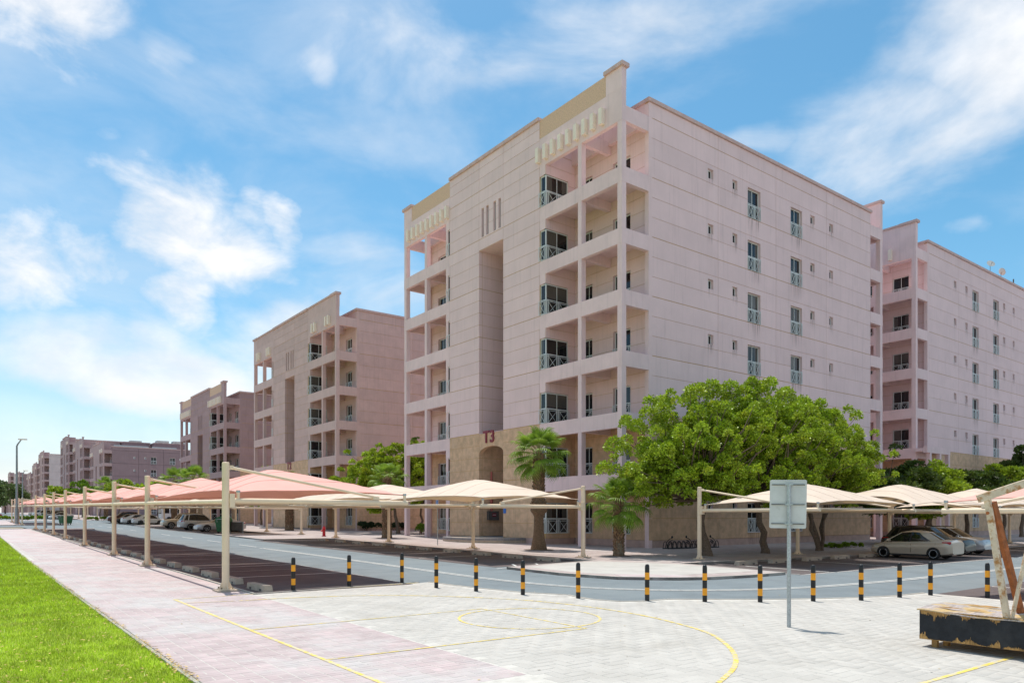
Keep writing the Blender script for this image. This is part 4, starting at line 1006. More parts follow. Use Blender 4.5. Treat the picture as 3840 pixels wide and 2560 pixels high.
FARN = [f'{k} of the far half' for k in ('nearest', 'second', 'third', 'fourth', 'fifth', 'sixth', 'seventh', 'eighth', 'ninth', 'tenth', 'eleventh', 'twelfth', 'last')]
nm = ['first', 'second', 'third', 'fourth', 'fifth', 'sixth', 'seventh', 'eighth', 'ninth', 'tenth', 'eleventh', 'twelfth']
for i, y in enumerate(WSL):
    o = ob('wheel_stop', sm, None, (7.28 + .003 * (y - 22), y, GZ(y, ROAD + .034)), R(random.uniform(-1.5, 1.5)))
    tag(o, f'concrete wheel stop under the salmon carports, {nm[i]} from the plaza end' if i < 12 else f'small far concrete wheel stop under the salmon carports, {FARN[i - 12]}', 'wheel stop', 'wheel stops under the salmon carports')
for i, y in enumerate((27.3, 30.2, 33.0, 36.0, 39.2, 42.0, 45.2, 48.4, 51.4, 54.6)):
    o = ob('wheel_stop', sm, None, (23.05, y, GZ(y, ROAD + .006)), R(random.uniform(-1.5, 1.5)))
    tag(o, f'concrete wheel stop before the T3 block, {nm[i]} from the corner island', 'wheel stop', 'wheel stops before the T3 block')
for i, x in enumerate((29.4, 32.0, 34.9, 37.6, 40.5, 43.4, 46.3, 49.2)):
    o = ob('wheel_stop', sm, None, (x, 20.55 - .012 * (x - 29), GZ(20.4, ROAD + .006)), R(90 + random.uniform(-1.5, 1.5)))
    tag(o, f'concrete wheel stop along the side road, {nm[i]} right of the corner island', 'wheel stop', 'wheel stops along the side road')

# the back of a road sign
sx, sy = 13.64 * PS, 8.51 * PS
t = thing('road_sign', 'back of a blank aluminium road sign on a galvanised pole in the plaza', 'road sign', (sx, sy, GZ(sy, PLAZA)), math.atan2(-sx, sy))
MB().tube([(0, 0, -.05), (0, 0, 3.0)], .042, 16).build('pole', galv, t)
def rrect(w, h, r, n=5):
    return [(cx + r * math.cos(a), cz + r * math.sin(a)) for cx, cz, a0 in ((w / 2 - r, h / 2 - r, 0), (-w / 2 + r, h / 2 - r, 90), (-w / 2 + r, -h / 2 + r, 180), (w / 2 - r, -h / 2 + r, 270)) for a in [R(a0 + 90 * k / n) for k in range(n + 1)]]
mb = MB(); po = rrect(.735, 1.03, .035); mb.add([(x - .02, .085, z) for x, z in po] + [(x - .02, .089, z) for x, z in po], [tuple(range(len(po))), tuple(range(2 * len(po) - 1, len(po) - 1, -1))] + [(i, i + len(po), (i + 1) % len(po) + len(po), (i + 1) % len(po)) for i in range(len(po))])
b_ = mb.build('board', alu, t, (0, 0, 2.60)); b_.rotation_euler.y = R(.9)
for z in (-.42, -.01, .41):
    MB().box(-.35, .31, .052, .0845, z - .008, z + .008).build('channel', steel_dark, b_)
    MB().box(-.075, .075, -.052, -.042, z - .016, z + .016).box(-.079, -.069, -.05, .06, z - .015, z + .015).box(.069, .079, -.05, .06, z - .015, z + .015).build('clamp', galv, b_)
# small signs
def plate_sign(label, x, y, lv, h, face, w=.32, hh=.5, col=None, rz=0):
    t = thing('parking_sign', label, 'sign', (x, y, GZ(y, lv)), rz); MB().tube([(0, 0, 0), (0, 0, h)], .032, 10).build('pole', galv, t)
    b = MB().box(-.045, -.037, -w / 2, w / 2, h - hh, h).build('board', col or white_s, t); MB().box(-.0495, -.0455, -w / 2 + .02, w / 2 - .02, h - hh * .62, h - .02).build('face', face, t)
    MB().box(-.054, -.050, -.03, .03, h - .30, h - .10).box(-.054, -.050, -.09, .06, h - .34, h - .302).lathe([(.03, h - .085), (.03, h - .03)], 6, 0, -.052).build('symbol', white_s, t)
    MB().box(-.054, -.050, -.09, .09, h - hh + .05, h - hh + .12).build('text_bar', sign_green, t)
    return t
plate_sign('slim blue and white disabled parking sign before the T3 block', 26.05, 42.46, PAVE, 3.05, sign_blue)
t = thing('street_name_sign', 'dark green street name sign on a grey pole by the side road', 'sign', (9.05, 105.6, GZ(105.6, PAVE))); MB().tube([(0, 0, -.2), (0, 0, 3.3)], .06, 8).build('pole', lamp_grey, t); MB().box(-.28, .28, -.07, -.061, 2.85, 3.25).build('board', sign_green, t)
# hydrant
hx, hy = 25.85, 61.1
t = thing('fire_hydrant', 'red fire hydrant on the pavement before the T2 block', 'fire hydrant', (hx, hy, GZ(hy, PAVE)), R(-30))
MB().lathe([(.20, 0), (.20, .05), (.13, .08), (.125, .62), (.155, .64), (.155, .69), (.13, .72), (.11, .80), (.05, .86), (.04, .95)], 14).build('barrel', hyd_red, t)
for a in (0, 90, 180): 
    c_ = MB().tube([(0, .10, .50), (0, .23, .50)], .075, 10).tube([(0, .23, .50), (0, .27, .50)], .055, 8).build('outlet', hyd_red, t); c_.rotation_euler.z = R(a)
# bins
def bin_(label, x, y, lv, rz, lid=True, s=1.0):
    t = thing('waste_container', label, 'waste container', (x, y, GZ(y, lv)), rz); t.scale = (s, s, s)
    mb = MB(); w0, d0, w1, d1 = .56, .38, .68, .50
    mb.add([(-w0, -d0, .18), (w0, -d0, .18), (w0, d0, .18), (-w0, d0, .18), (-w1, -d1, 1.08), (w1, -d1, 1.08), (w1, d1, 1.08), (-w1, d1, 1.08)], [(0, 3, 2, 1), (4, 5, 6, 7), (0, 1, 5, 4), (1, 2, 6, 5), (2, 3, 7, 6), (3, 0, 4, 7)])
    for k in range(5):
        x_ = -.48 + .24 * k; mb.add([(x_ - .03, -.40, .22), (x_ + .03, -.40, .22), (x_ + .03, -.52, 1.02), (x_ - .03, -.52, 1.02), (x_, -.36, .22), (x_, -.48, 1.02)], [(0, 1, 2, 3), (1, 4, 5, 2), (4, 0, 3, 5)])
    mb.build('body', green_bin, t)
    MB().box(-.73, .73, -.55, .55, 1.08, 1.13).build('rim', green_bin, t)
    if lid:
        N = 10; lm = MB(); vs = []; 
        for k in range(N + 1):
            a = math.pi * k / N; vs += [(-.70, -.50 * math.cos(a), 1.13 + .36 * math.sin(a)), (.70, -.50 * math.cos(a), 1.13 + .36 * math.sin(a))]
        lm.add(vs, [(2 * k, 2 * k + 1, 2 * k + 3, 2 * k + 2)[::-1] for k in range(N)] + [tuple(2 * k for k in range(N + 1)), tuple(2 * k + 1 for k in range(N, -1, -1))], 0, False); lm.build('lid', green_bin, t)
    for sx in (-1, 1):
        MB().tube([(sx * .76, -.3, 1.0), (sx * .82, -.3, 1.25), (sx * .82, .3, 1.25), (sx * .76, .3, 1.0)], .025, 6).build('handle', galv, t)
        for sy_ in (-1, 1): MB().tube([(sx * .45 - .03, sy_ * .3, .09), (sx * .45 + .03, sy_ * .3, .09)], .09, 10).build('wheel', rubber, t)
    return t
bin_('green wheeled container with a round lid beside the silver saloon', 21.3, 75.0, PAVE - .1, R(55), True, 1.15)
bin_('flat topped dark green wheeled container far down the street', 12.6, 120.5, PLAZA + .03, R(20), False, 1.12)
bin_('small green container between the far parked cars', 17.3, 208, ROAD, R(80), False, 1.0)
t = thing('bin_screen', 'low dark panel standing at the right of the green container', 'screen', (22.4, 74.6, GZ(74.6, PAVE - .1)), R(-37)); MB().box(-.6, .6, -.03, .03, .3, 1.15).build('panel', steel_dark, t); MB().box(.61, .69, -.04, .04, 0, 1.2).box(-.69, -.61, -.04, .04, 0, 1.2).build('post', lamp_grey, t)
# lamps
def lamp(label, x, y, H, rz):
    t = thing('street_lamp', label, 'street lamp', (x, y, GZ(y, PAVE)), rz, 'street lamps on the left walk')
    MB().tube([(0, 0, 0), (0, 0, 2.2)], .24, 12).tube([(0, 0, 2.2), (0, 0, H - 1.2), (.12, 0, H - .9), (.55, 0, H - .25)], [.16, .11, .10, .07], 10).build('post', lamp_grey, t)
    MB().box(.2, 1.25, -.18, .18, H - .28, H - .12).build('head', cream, t)
lamp('tall street lamp nearest, among the salmon carport poles', 7.2, 126.0, 12.3, R(-20)); lamp('second street lamp, shorter looking, right behind the nearest', 14.5, 232, 12.3, R(-20))
# bicycle racks
def rack(label, x, y, n, rz):
    t = thing('bicycle_rack', label, 'bicycle rack', (x, y, GZ(y, PAVE)), rz, 'bicycle racks along the T3 wall')
    W_ = n * .42
    MB().tube([(0, 0, .04), (W_, 0, .04)], .03, 8).tube([(0, .45, .04), (W_, .45, .04)], .03, 8).build('base_rail', black_p, t)
    for k in range(n):
        for dy in (0, .45):
            MB().tube([(k * .42 + .21 + .18 * math.cos(a), dy, .06 + .42 * math.sin(a)) for a in np.linspace(0, math.pi, 11)], .022, 6, cap=False).build('hoop', black_p, t)
    for x0, s_ in ((0, 1), (W_, -1)):
        for r_ in (.34, .48, .62): MB().tube([(x0 + s_ * (.62 - r_ * math.cos(a)), .22, .06 + r_ * math.sin(a)) for a in np.linspace(0, math.pi / 2, 9)], .022, 6, cap=False).build('end_arc', black_p, t)
        MB().lathe([(.01, .66), (.05, .70), (.06, .75), (.05, .80), (.01, .84)], 8, 0, x0 + s_ * .60, .22).build('finial', black_p, t)
rack('black hooped bicycle rack nearest to the corner of the T3 block', 35.6, 30.55, 6, R(-2)); rack('black hooped bicycle rack behind the tree trunk', 38.3, 30.4, 5, R(-2))

# ------------------------------------------------------------------ the worn basketball stand
bx, by = 14.02, 6.12
t = thing('basketball_stand', 'worn basketball stand base in peeling black plywood with rusty posts', 'basketball stand', (bx, by, GZ(by, PLAZA)), 0)
Lb, Db, z0, z1 = 2.75, 1.5, .14, .685
def ragged(y0, y1, zt, up, seed, amp=.14):
    """torn tongues where the veneer has peeled, gathered in patches along an edge"""
    rr = random.Random(seed); mb = MB(); y = y0; pat = [(rr.uniform(y0, y1), rr.uniform(.05, .16), rr.uniform(.35, 1)) for _ in range(int((y1 - y0) * 5))]; h = .02
    while y < y1:
        w = rr.uniform(.006, .022); env = max([a * max(0, 1 - abs(y - c) / b) ** .6 for c, b, a in pat] + [.10])
        h = .55 * h + .45 * amp * env * rr.uniform(.35, 1.35); hh = h * (1.5 if rr.random() < .12 else 1); k = rr.uniform(.3, 1)
        za, zb = zt, (zt + hh if up else zt - hh); zc = zt + (zb - zt) * k; ya, yb = -y, -min(y + w, y1); d = -.0045 - rr.uniform(0, .003)
        q = [(d, ya, za), (d, yb, za), (d, yb, zc), (d, (ya + yb) / 2, zb), (d, ya, zb if rr.random() < .5 else zc)]
        mb.add(q, [(0, 4, 3, 2, 1) if up else (0, 1, 2, 3, 4)]); y += w
    return mb
MB().box(0, .02, -Lb, 0, z0, z1 - .02).build('long_side', bwood, t); MB().box(.021, Db, -.02, 0, z0, z1 - .03).build('end_side', bwood, t); MB().box(.021, Db, -Lb, -Lb + .02, z0, z1 - .03).build('end_side', bwood, t)
MB().box(Db - .02, Db, -Lb + .021, -.021, z0, z1 - .04).build('long_side', bwood, t); MB().box(.021, Db - .021, -Lb + .03, -.03, z0 + .01, z0 + .03).build('floor_board', rawwood, t)
ragged(.02, 1.45, z1 - .02, False, 3, .17).build('peeled_strip', rawwood, t, kind='stuff'); ragged(1.45, Lb, z1 - .02, False, 8, .16).build('peeled_strip', rawwood, t, kind='stuff')
ragged(.0, 1.3, z0 + .002, True, 5, .13).build('peeled_strip', rawwood, t, kind='stuff'); ragged(1.35, Lb, z0 + .002, True, 12, .12).build('peeled_strip', rawwood, t, kind='stuff')
N = 22; mb = MB(); vs = []; rr = random.Random(4)
for i in range(N + 1):
    y = -Lb * i / N + .03; s_ = -.075 * math.sin(math.pi * min(1, i / N / .95)) ** 1.2 + .05 * (i / N)
    for j in range(5):
        x = -.03 + (Db + .05) * j / 4; e = rr.uniform(-.025, .02) if j in (0, 4) else 0
        vs.append((x + e, y, z1 + s_ + .05 * math.sin(math.pi * j / 4) + rr.uniform(-.006, .006)))
top_ = [(i * 5 + j, (i + 1) * 5 + j, (i + 1) * 5 + j + 1, i * 5 + j + 1) for i in range(N) for j in range(4)]
mb.add(vs, top_); mb.add([(x, y, z - .018) for x, y, z in vs], [f[::-1] for f in top_])
for i in range(N): mb.add([vs[i * 5], vs[(i + 1) * 5], tuple(np.array(vs[(i + 1) * 5]) - (0, 0, .018)), tuple(np.array(vs[i * 5]) - (0, 0, .018))], [(0, 3, 2, 1)])
mb.build('cover', greyply, t)
for i in range(16):
    x, y = rr.uniform(0, Db - .2), -rr.uniform(.1, Lb - .5); l = rr.uniform(.15, .6); sg = z1 - .075 * math.sin(math.pi * min(1, (-y) / Lb / .95)) ** 1.2 + .05 * (-y / Lb) + .05 * math.sin(math.pi * (x + .03) / (Db + .05))
    MB().add([(x, y, sg + .006), (x + rr.uniform(.01, .05), y - l * .5, sg + .02), (x + .01, y - l, sg + .008), (x - rr.uniform(.02, .06), y - l * .5, sg + .004)], [(0, 3, 2, 1)]).build('splinter', rawwood, t)
for x, y in ((.12, -.22), (.45, -.28), (1.3, -.3), (.12, -2.1), (1.3, -2.1)): MB().box(x - .045, x + .045, y - .045, y + .045, 0, z0 - .001).build('foot', rawwood, t)
J = (-.10, -1.14, 2.66)
MB().bar((.06, -1.38, z1 - .06), J, .088, .088).build('front_post', rust_w, t); MB().bar((.78, -1.36, z1 - .06), (-.02, -1.19, 2.60), .075, .115).build('rear_post', rust_o, t)
MB().tube([(.13, -1.42, z1 - .06), (.40, -1.78, 3.0)], .033, 12).build('brace', rust_w, t)
MB().bar((-.19, -1.03, 2.66), (.95, -2.45, 3.32), .10, .13).build('boom', rust_w, t)
MB().lathe([(.028, 0), (.028, .02)], 6).build('bolt', rust_o, t, (-.165, -1.17, 2.42)).rotation_euler = (0, R(-90), 0)

# ================================================================== TREES, PALMS, SHRUBS
def leaf_quads(P, Nrm, size, aspect=.42, droop=.5):
    n = len(P); size = size if hasattr(size, '__len__') else np.full(n, size)
    ax = Nrm + rng.normal(0, .8, (n, 3)); ax[:, 2] -= droop; ax /= np.linalg.norm(ax, axis=1)[:, None] + 1e-9
    o = rng.normal(0, 1, (n, 3)); o[:, 2] *= .5; sd_ = np.cross(ax, o); sd_ /= np.linalg.norm(sd_, axis=1)[:, None] + 1e-9
    a = ax * size[:, None]; b = sd_ * (size * aspect)[:, None]
    V = np.zeros((n, 4, 3)); V[:, 0] = P; V[:, 1] = P + a * .5 + b; V[:, 2] = P + a; V[:, 3] = P + a * .5 - b
    return V
def crown(lobes, n_leaf, size, aspect=.42, droop=.5, flat=.75):
    """lobes: (x,y,z,r). Leaves sit through each lobe, thicker at its upper outside."""
    L = np.array(lobes); w = L[:, 3] ** 2; w /= w.sum(); k = rng.choice(len(L), n_leaf, p=w)
    d = rng.normal(0, 1, (n_leaf, 3)); d /= np.linalg.norm(d, axis=1)[:, None]; d[:, 2] = np.where(d[:, 2] < -.35, -d[:, 2], d[:, 2])
    rad = L[k, 3] * rng.uniform(.35, 1.0, n_leaf) ** .6
    P = L[k, :3] + d * rad[:, None] * np.array([1, 1, flat])
    return leaf_quads(P, d + np.array([0, 0, .35]), rng.uniform(.7, 1.3, n_leaf) * size, aspect, droop)
def lobes_in(ells, n, r=(.45, .85), shell=.55, seed=1, zmin=None):
    rr = random.Random(seed); out = []
    vol = [e[3] * e[4] * e[5] for e in ells]
    while len(out) < n:
        e = rr.choices(ells, vol)[0]
        v = Vector((rr.gauss(0, 1), rr.gauss(0, 1), rr.gauss(0, 1))).normalized(); q = rr.uniform(shell, 1.0)
        p = (e[0] + v.x * e[3] * q, e[1] + v.y * e[4] * q, e[2] + v.z * e[5] * q)
        if zmin is not None and p[2] < zmin: continue
        out.append((*p, rr.uniform(*r)))
    return out
def limb(mb, p0, p1, r0, r1, bend=.15, seed=0, n=5):
    rr = random.Random(seed); p0, p1 = Vector(p0), Vector(p1); L = (p1 - p0).length; pts = []; rs = []
    for i in range(n + 1):
        t = i / n; p = p0.lerp(p1, t); j = math.sin(math.pi * t) * bend * L
        pts.append(p + Vector((rr.uniform(-1, 1), rr.uniform(-1, 1), rr.uniform(-.3, .6))) * j * .5); rs.append(r0 + (r1 - r0) * t)
    mb.tube(pts, rs, 7); return pts[-1]
def tree(label, x, y, lv, stems, ells, mat, n_lobe=70, n_leaf=24000, leaf=.17, seed=1, lob_r=(.45, .85), group='', aspect=.42, droop=.5, zmin=None, flat=.75, extra=(), fork=.2, kind='tree', shell=.55, spikes=0):
    t = thing('tree', label, kind, (x, y, GZ(y, lv)), 0, group or None)
    lb_ = lobes_in(ells, n_lobe, lob_r, seed=seed, zmin=zmin, shell=shell) + list(extra)
    if spikes: lb_ += [l for l in lobes_in([(a, b, c, d * 1.12, e * 1.12, f * 1.14) for a, b, c, d, e, f in ells], spikes, (.2, .36), seed=seed + 2, shell=.97) if l[2] > 3.6]
    mb = MB(); rr = random.Random(seed + 5); tips = []
    for (b, tp, r0, r1) in stems:
        mb.lathe([(r0 * 1.5, -.1), (r0 * 1.2, .08), (r0, .3)], 9, 0, b[0], b[1]); tips.append((limb(mb, (b[0], b[1], .1), tp, r0, r1, .10, seed + len(tips)), r1))
    for i, l in enumerate(lb_):
        if rr.random() > .62: continue
        tp, r1 = min(tips, key=lambda q: (Vector(l[:3]) - q[0]).length)
        limb(mb, tp, l[:3], r1 * rr.uniform(.3, .55), .012, fork, seed * 91 + i, 4)
    mb.build('trunk', bark, t)
    ob('crown', quads_mesh('crown', crown(lb_, n_leaf, leaf, aspect, droop, flat), mat), t)
    return t
NG = 'broad leaved trees in front of the T3 side wall'
tree('left tree of the clump before the T3 side wall, trunk beside the bicycle racks', 32.15, 24.9, PAVE, [((0, 0), (-.35, .15, 3.0), .26, .17)],
     [(-.9, .5, 5.4, 3.9, 3.4, 3.0), (-2.6, 1.2, 4.4, 2.7, 2.4, 1.9), (1.2, .2, 6.0, 3.0, 2.8, 2.5), (-.8, .3, 4.0, 3.9, 3.2, 1.5)], neem, 430, 135000, .125, 3, shell=.2, spikes=70, lob_r=(.2, .5), flat=1.15, droop=.75, aspect=.34, group=NG,
     extra=[(-3.3, 1.2, 7.3, .5), (-3.9, 1.4, 6.7, .4), (-2.2, 1.2, 8.0, .5), (-5.4, 1.6, 5.6, .5), (-5.9, 1.8, 4.4, .45), (-.3, .3, 8.6, .6), (.9, .4, 9.0, .55), (-4.6, 2.0, 3.2, .5)])
tree('middle tree of the clump before the T3 side wall, trunk left of the road sign', 37.2, 24.7, PAVE, [((0, 0), (-.55, .2, 2.9), .22, .15)],
     [(-.8, .3, 6.2, 4.0, 3.4, 3.2), (1.6, .2, 6.0, 3.2, 3.0, 2.8), (-2.5, .2, 6.6, 2.2, 2.2, 2.3), (-.2, .3, 4.2, 4.2, 3.2, 1.5)], neem, 430, 135000, .125, 17, shell=.2, spikes=70, lob_r=(.2, .5), flat=1.15, droop=.75, aspect=.34, group=NG,
     extra=[(-2.7, .4, 9.1, .55), (-.9, .3, 9.4, .55), (.5, .2, 9.6, .5), (.1, .3, 9.2, .5), (2.3, .2, 9.2, .6), (3.2, .2, 8.6, .5), (-1.8, .2, 8.9, .55)])
tree('right tree of the clump before the T3 side wall, with several thin stems', 42.6, 24.5, PAVE, [((-.1, 0), (-1.1, .3, 3.3), .13, .09), ((.05, .1), (-.6, .4, 3.5), .15, .10), ((.12, 0), (.9, .1, 3.4), .12, .09), ((.1, -.1), (.6, -.2, 2.9), .09, .06)],
     [(-.6, .2, 5.9, 4.1, 3.4, 2.7), (2.2, .1, 5.2, 3.4, 3.0, 2.4), (-2, .2, 6.6, 2.4, 2.4, 2.2), (.4, .2, 4.0, 4.0, 3.0, 1.3)], neem, 430, 135000, .125, 29, shell=.2, spikes=70, lob_r=(.2, .5), flat=1.15, droop=.75, aspect=.34, group=NG,
     extra=[(4.6, .2, 6.0, .6), (5.4, .2, 5.2, .6), (3.0, .3, 7.6, .55), (1.2, .3, 8.3, .55), (-1.4, .3, 8.8, .6), (5.8, .2, 4.4, .5), (4.9, .1, 3.4, .5)])
tree('bright tree between the T2 and T3 blocks behind the fan palm', 35.4, 65.2, PAVE, [((0, 0), (-.3, .4, 2.8), .2, .13), ((3.2, 1), (3.4, 1.2, 3.0), .14, .10)],
     [(-1.6, 1.2, 5.2, 4.6, 4.0, 3.2), (2.6, -.4, 5.9, 4.0, 3.4, 3.7), (5.5, -1.2, 5.5, 2.6, 2.5, 3.2)], neem, 420, 120000, .17, 41, shell=.1, spikes=50, lob_r=(.3, .62),
     extra=[(3.5, -1, 9.8, .6), (2.6, -.8, 8.9, .6), (.5, .2, 8.6, .5), (-1.2, .5, 8.1, .55), (-.2, .3, 8.7, .45), (-3.4, 1, 6.8, .5), (4.6, -1.2, 9.0, .5)])
tree('small bright tree peeping between the T1 and T2 blocks', 36.2, 108.5, PAVE, [((0, 0), (0, 0, 2.8), .16, .1)], [(0, 0, 4.7, 3.2, 3.0, 2.6)], neem, 40, 9000, .3, 47, lob_r=(.5, .8), extra=[(.6, 0, 8.2, .6), (.3, 0, 7.4, .6), (-2, 0, 6.6, .5)])
AG = 'feathery trees by the right-hand block'
tree('dark spreading feathery tree before the balcony column of the right-hand block', 56.5, 26.6, PAVE, [((0, 0), (-.3, .2, 2.4), .22, .15)], [(-1.5, 0, 4.1, 4.2, 3.4, 2.1), (1.0, 0, 4.4, 2.6, 2.6, 2.0)], acac, 75, 24000, .26, 51, group=AG, aspect=.25, droop=.15, flat=.45, lob_r=(.6, 1.1), extra=[(.4, 0, 7.3, .4), (.2, 0, 6.7, .35)])
tree('bright yellow green feathery tree behind the second sand carport of the side road', 58.6, 25.0, PAVE, [((0, 0), (.2, 0, 2.3), .2, .14), ((.3, 0), (1.1, .2, 2.8), .14, .1)], [(.4, 0, 3.8, 2.9, 2.8, 2.1), (.7, 0, 4.6, 1.6, 1.6, 1.4)], acac2, 60, 19000, .27, 57, group=AG, aspect=.25, droop=.2, flat=.5, lob_r=(.6, 1.0), extra=[(1.2, 0, 6.2, .4)])
tree('dark flat feathery tree right of the bright one before the right-hand wall', 66.2, 25.2, PAVE, [((0, 0), (.2, .1, 2.4), .2, .14)], [(-.3, 0, 4.1, 4.0, 3.4, 1.8), (-.4, 0, 4.8, 2.6, 2.4, 1.3)], acac, 70, 22000, .28, 61, group=AG, aspect=.25, droop=.1, flat=.4, lob_r=(.7, 1.1))
tree('bright tree at the right picture edge before the right-hand wall', 73.5, 25.0, PAVE, [((0, 0), (0, 0, 2.4), .2, .14)], [(.4, 0, 4.4, 3.0, 3.0, 2.1)], acac2, 50, 15000, .3, 67, group=AG, aspect=.25, droop=.2, flat=.5, lob_r=(.6, 1.0))
tree('dark tree poking in high at the right picture edge', 87.0, 28.0, PAVE, [((0, 0), (0, 0, 4), .2, .14)], [(0, 0, 6.8, 2.7, 2.4, 2.0)], acac, 34, 10000, .3, 71, group=AG, lob_r=(.5, .9))
for i, (x, y, h, lab) in enumerate(((31.0, 152.0, 7.5, 'bright tree left of the T1 block behind the far salmon row'), (28.5, 178, 8.5, 'yellow green tree before the nearest far pink block'), (26, 214, 9.0, 'green tree below the pale cream block'), (24.5, 246, 9.0, 'low green tree just right of the lamp posts'), (27.5, 196, 7.0, 'small dark tree between two bright far trees'))):
    tree(lab, x, y, PAVE, [((0, 0), (0, 0, h * .4), .16, .1)], [(0, 0, h * .66, 3.6, 3.4, h * .32)], [neem, acac2, neem2, neem, neem2][i], 36, 5000, .42, 80 + i, lob_r=(.7, 1.1), group='trees far along the street')
for i, (x, y, h, rx, lab) in enumerate(((3, 330, 15, 9.5, 'big dusty green tree at the far left below the sky'), (16, 345, 12.5, 8, 'second dusty tree right of the big one at the far left'), (-14, 335, 13, 9, 'dusty tree cut by the left picture edge'), (9, 300, 9.5, 6, 'low dusty tree in front of the two at the far left'))):
    tree(lab, x, y, PAVE, [((0, 0), (0, 0, h * .4), .25, .15)], [(0, 0, h * .58, rx, rx * .8, h * .42)], far_leaf, 60, 7000, .6, 90 + i, lob_r=(1.2, 2.2), group='dusty trees at the far left')

# fan palms: every frond its own part
def frond_mesh(seed, lp=1.15, lb=1.05, nb=24, droop=.5):
    rr = random.Random(seed); mb = MB(); pts = [(lp * t, 0, .10 * math.sin(t * 2.2)) for t in (0, .25, .5, .75, 1)]
    mb.tube(pts, [.028, .022, .018, .016, .012], 5, 1)
    ex, ez = pts[-1][0], pts[-1][2]
    for i in range(nb):
        a = R(-118 + 236 * i / (nb - 1)); L = lb * (1 - .30 * abs(a) / R(118)) * rr.uniform(.92, 1.05); w = .036
        d = Vector((math.cos(a), math.sin(a), 0)); s_ = Vector((-d.y, d.x, 0)); up = Vector((0, 0, 1)); P = []
        for k, (t, ww, dr) in enumerate(((.04, .25, 0), (.35, 1.0, .03), (.62, .9, .14), (.84, .5, .42), (1.0, .08, .85))):
            P.append((Vector((ex, 0, ez)) + d * L * t * (1 - .25 * dr) + up * (-dr * droop * L * rr.uniform(.85, 1.2)) , ww * w))
        fold = Vector((0, 0, .012))
        for (p, w0), (q, w1) in zip(P[:-1], P[1:]):
            mb.add([p - s_ * w0 + fold, p, p + s_ * w0 + fold, q - s_ * w1 + fold, q, q + s_ * w1 + fold], [(0, 1, 4, 3), (1, 2, 5, 4)], 0)
    return mb
FROND = [frond_mesh(s_, droop=dd, lb=l_, lp=p_).mesh('frond', [frond_m, petiole]) for s_, dd, l_, p_ in ((1, .35, 1.05, 1.1), (2, .55, 1.1, 1.2), (3, .75, 1.0, 1.25), (4, .25, .95, 1.0))]
def palm(label, x, y, h, r0, r1, seed, nf=32, sc=1.0, bulge=None, smooth_to=0, fat=1.0, prof=None):
    rr = random.Random(seed); t = thing('fan_palm', label, 'palm tree', (x, y, GZ(y, PAVE)), rr.uniform(0, 6), 'fan palms along the pavement')
    prof_ = prof; prof = [(r0 * 1.35, -.05), (r0 * 1.22, .12), (r0 * 1.05, .35), (r0, .8)]
    z = 1.2
    while z < h: prof.append((r0 + (r1 - r0) * z / h + .012 * math.sin(z * 9), z)); z += .18
    prof += [(r1 * .9, h), (r1 * .3, h + .25)]
    prof = prof_ or prof
    MB().lathe(prof, 14).build('trunk', palm_bark, t)
    st = MB(); z = smooth_to + .1; k = 0
    while z < h:
        n = 9; r_ = r0 + (r1 - r0) * z / h
        if bulge and abs(z - bulge) < .45: r_ += .12 * math.cos((z - bulge) / .45 * math.pi / 2)
        for i in range(n):
            a = 2 * math.pi * (i + .5 * (k % 2)) / n + rr.uniform(-.15, .15); o = Vector((math.cos(a), math.sin(a), 0)); s_ = Vector((-o.y, o.x, 0)); b0 = o * (r_ - .02) + Vector((0, 0, z)); tip = o * (r_ + rr.uniform(.04, .11) * fat) + Vector((0, 0, z + rr.uniform(.10, .26))); w = rr.uniform(.04, .075)
            st.add([b0 - s_ * w, b0 + s_ * w, tip + s_ * w * .5, tip - s_ * w * .5, o * r_ * .9 + Vector((0, 0, z + .22))], [(0, 1, 2, 3), (3, 2, 4), (1, 4, 2), (0, 3, 4)])
        z += .125; k += 1
    st.build('leaf_base', palm_stub, t, kind='stuff')
    if smooth_to == 0:
        fb = MB()
        for i in range(140):
            a = rr.uniform(0, 6.28); z = rr.uniform(.1, .8); r_ = r0 * 1.12; o = Vector((math.cos(a), math.sin(a), 0)); s_ = Vector((-o.y, o.x, 0)); b0 = o * r_ + Vector((0, 0, z))
            fb.add([b0 - s_ * .02, b0 + s_ * .02, o * (r_ + rr.uniform(.02, .10)) + Vector((0, 0, z - rr.uniform(.1, .4)))], [(0, 1, 2)])
        fb.build('dry_fibre', stubs_grey, t, kind='stuff')
    for i in range(nf):
        f = i / nf; el = 78 - 128 * f + rr.uniform(-9, 9); az = i * 137.5 + rr.uniform(-12, 12)
        m = FROND[3 if f < .2 else 0 if f < .45 else 1 if f < .75 else 2]
        o = ob('frond', m, t, (0, 0, h + .12 - .25 * f)); s_ = sc * rr.uniform(.88, 1.1); o.scale = (s_, s_, s_)
        o.rotation_euler = (R(rr.uniform(-14, 14)), -R(el), R(az))
    pit = MB().lathe([(r0 * 2.6, .012), (r0 * 1.2, .02)], 12).build('soil', bark, t)
    return t
palm('tall fan palm with a knotted trunk right of the T3 entrance', 28.2, 34.3, 5.75, .36, .30, 2, 44, .98, bulge=2.55, smooth_to=2.15, fat=1.1, prof=[(.52, -.05), (.50, .1), (.42, .45), (.34, .9), (.30, 1.5), (.29, 2.0), (.36, 2.15), (.52, 2.35), (.50, 2.6), (.42, 2.85), (.36, 3.2), (.33, 4.5), (.30, 5.6), (.12, 6.0)])
palm('short fan palm by the corner of the island, below the big tree', 28.0, 27.4, 2.75, .25, .23, 5, 38, .84)
palm('fan palm before the bright tree between the T2 and T3 blocks', 28.9, 55.2, 4.9, .36, .33, 8, 32, .88)
palm('fan palm at the T2 entrance behind the salmon canopy', 29.9, 80.3, 4.6, .40, .36, 11, 30, 1.1)
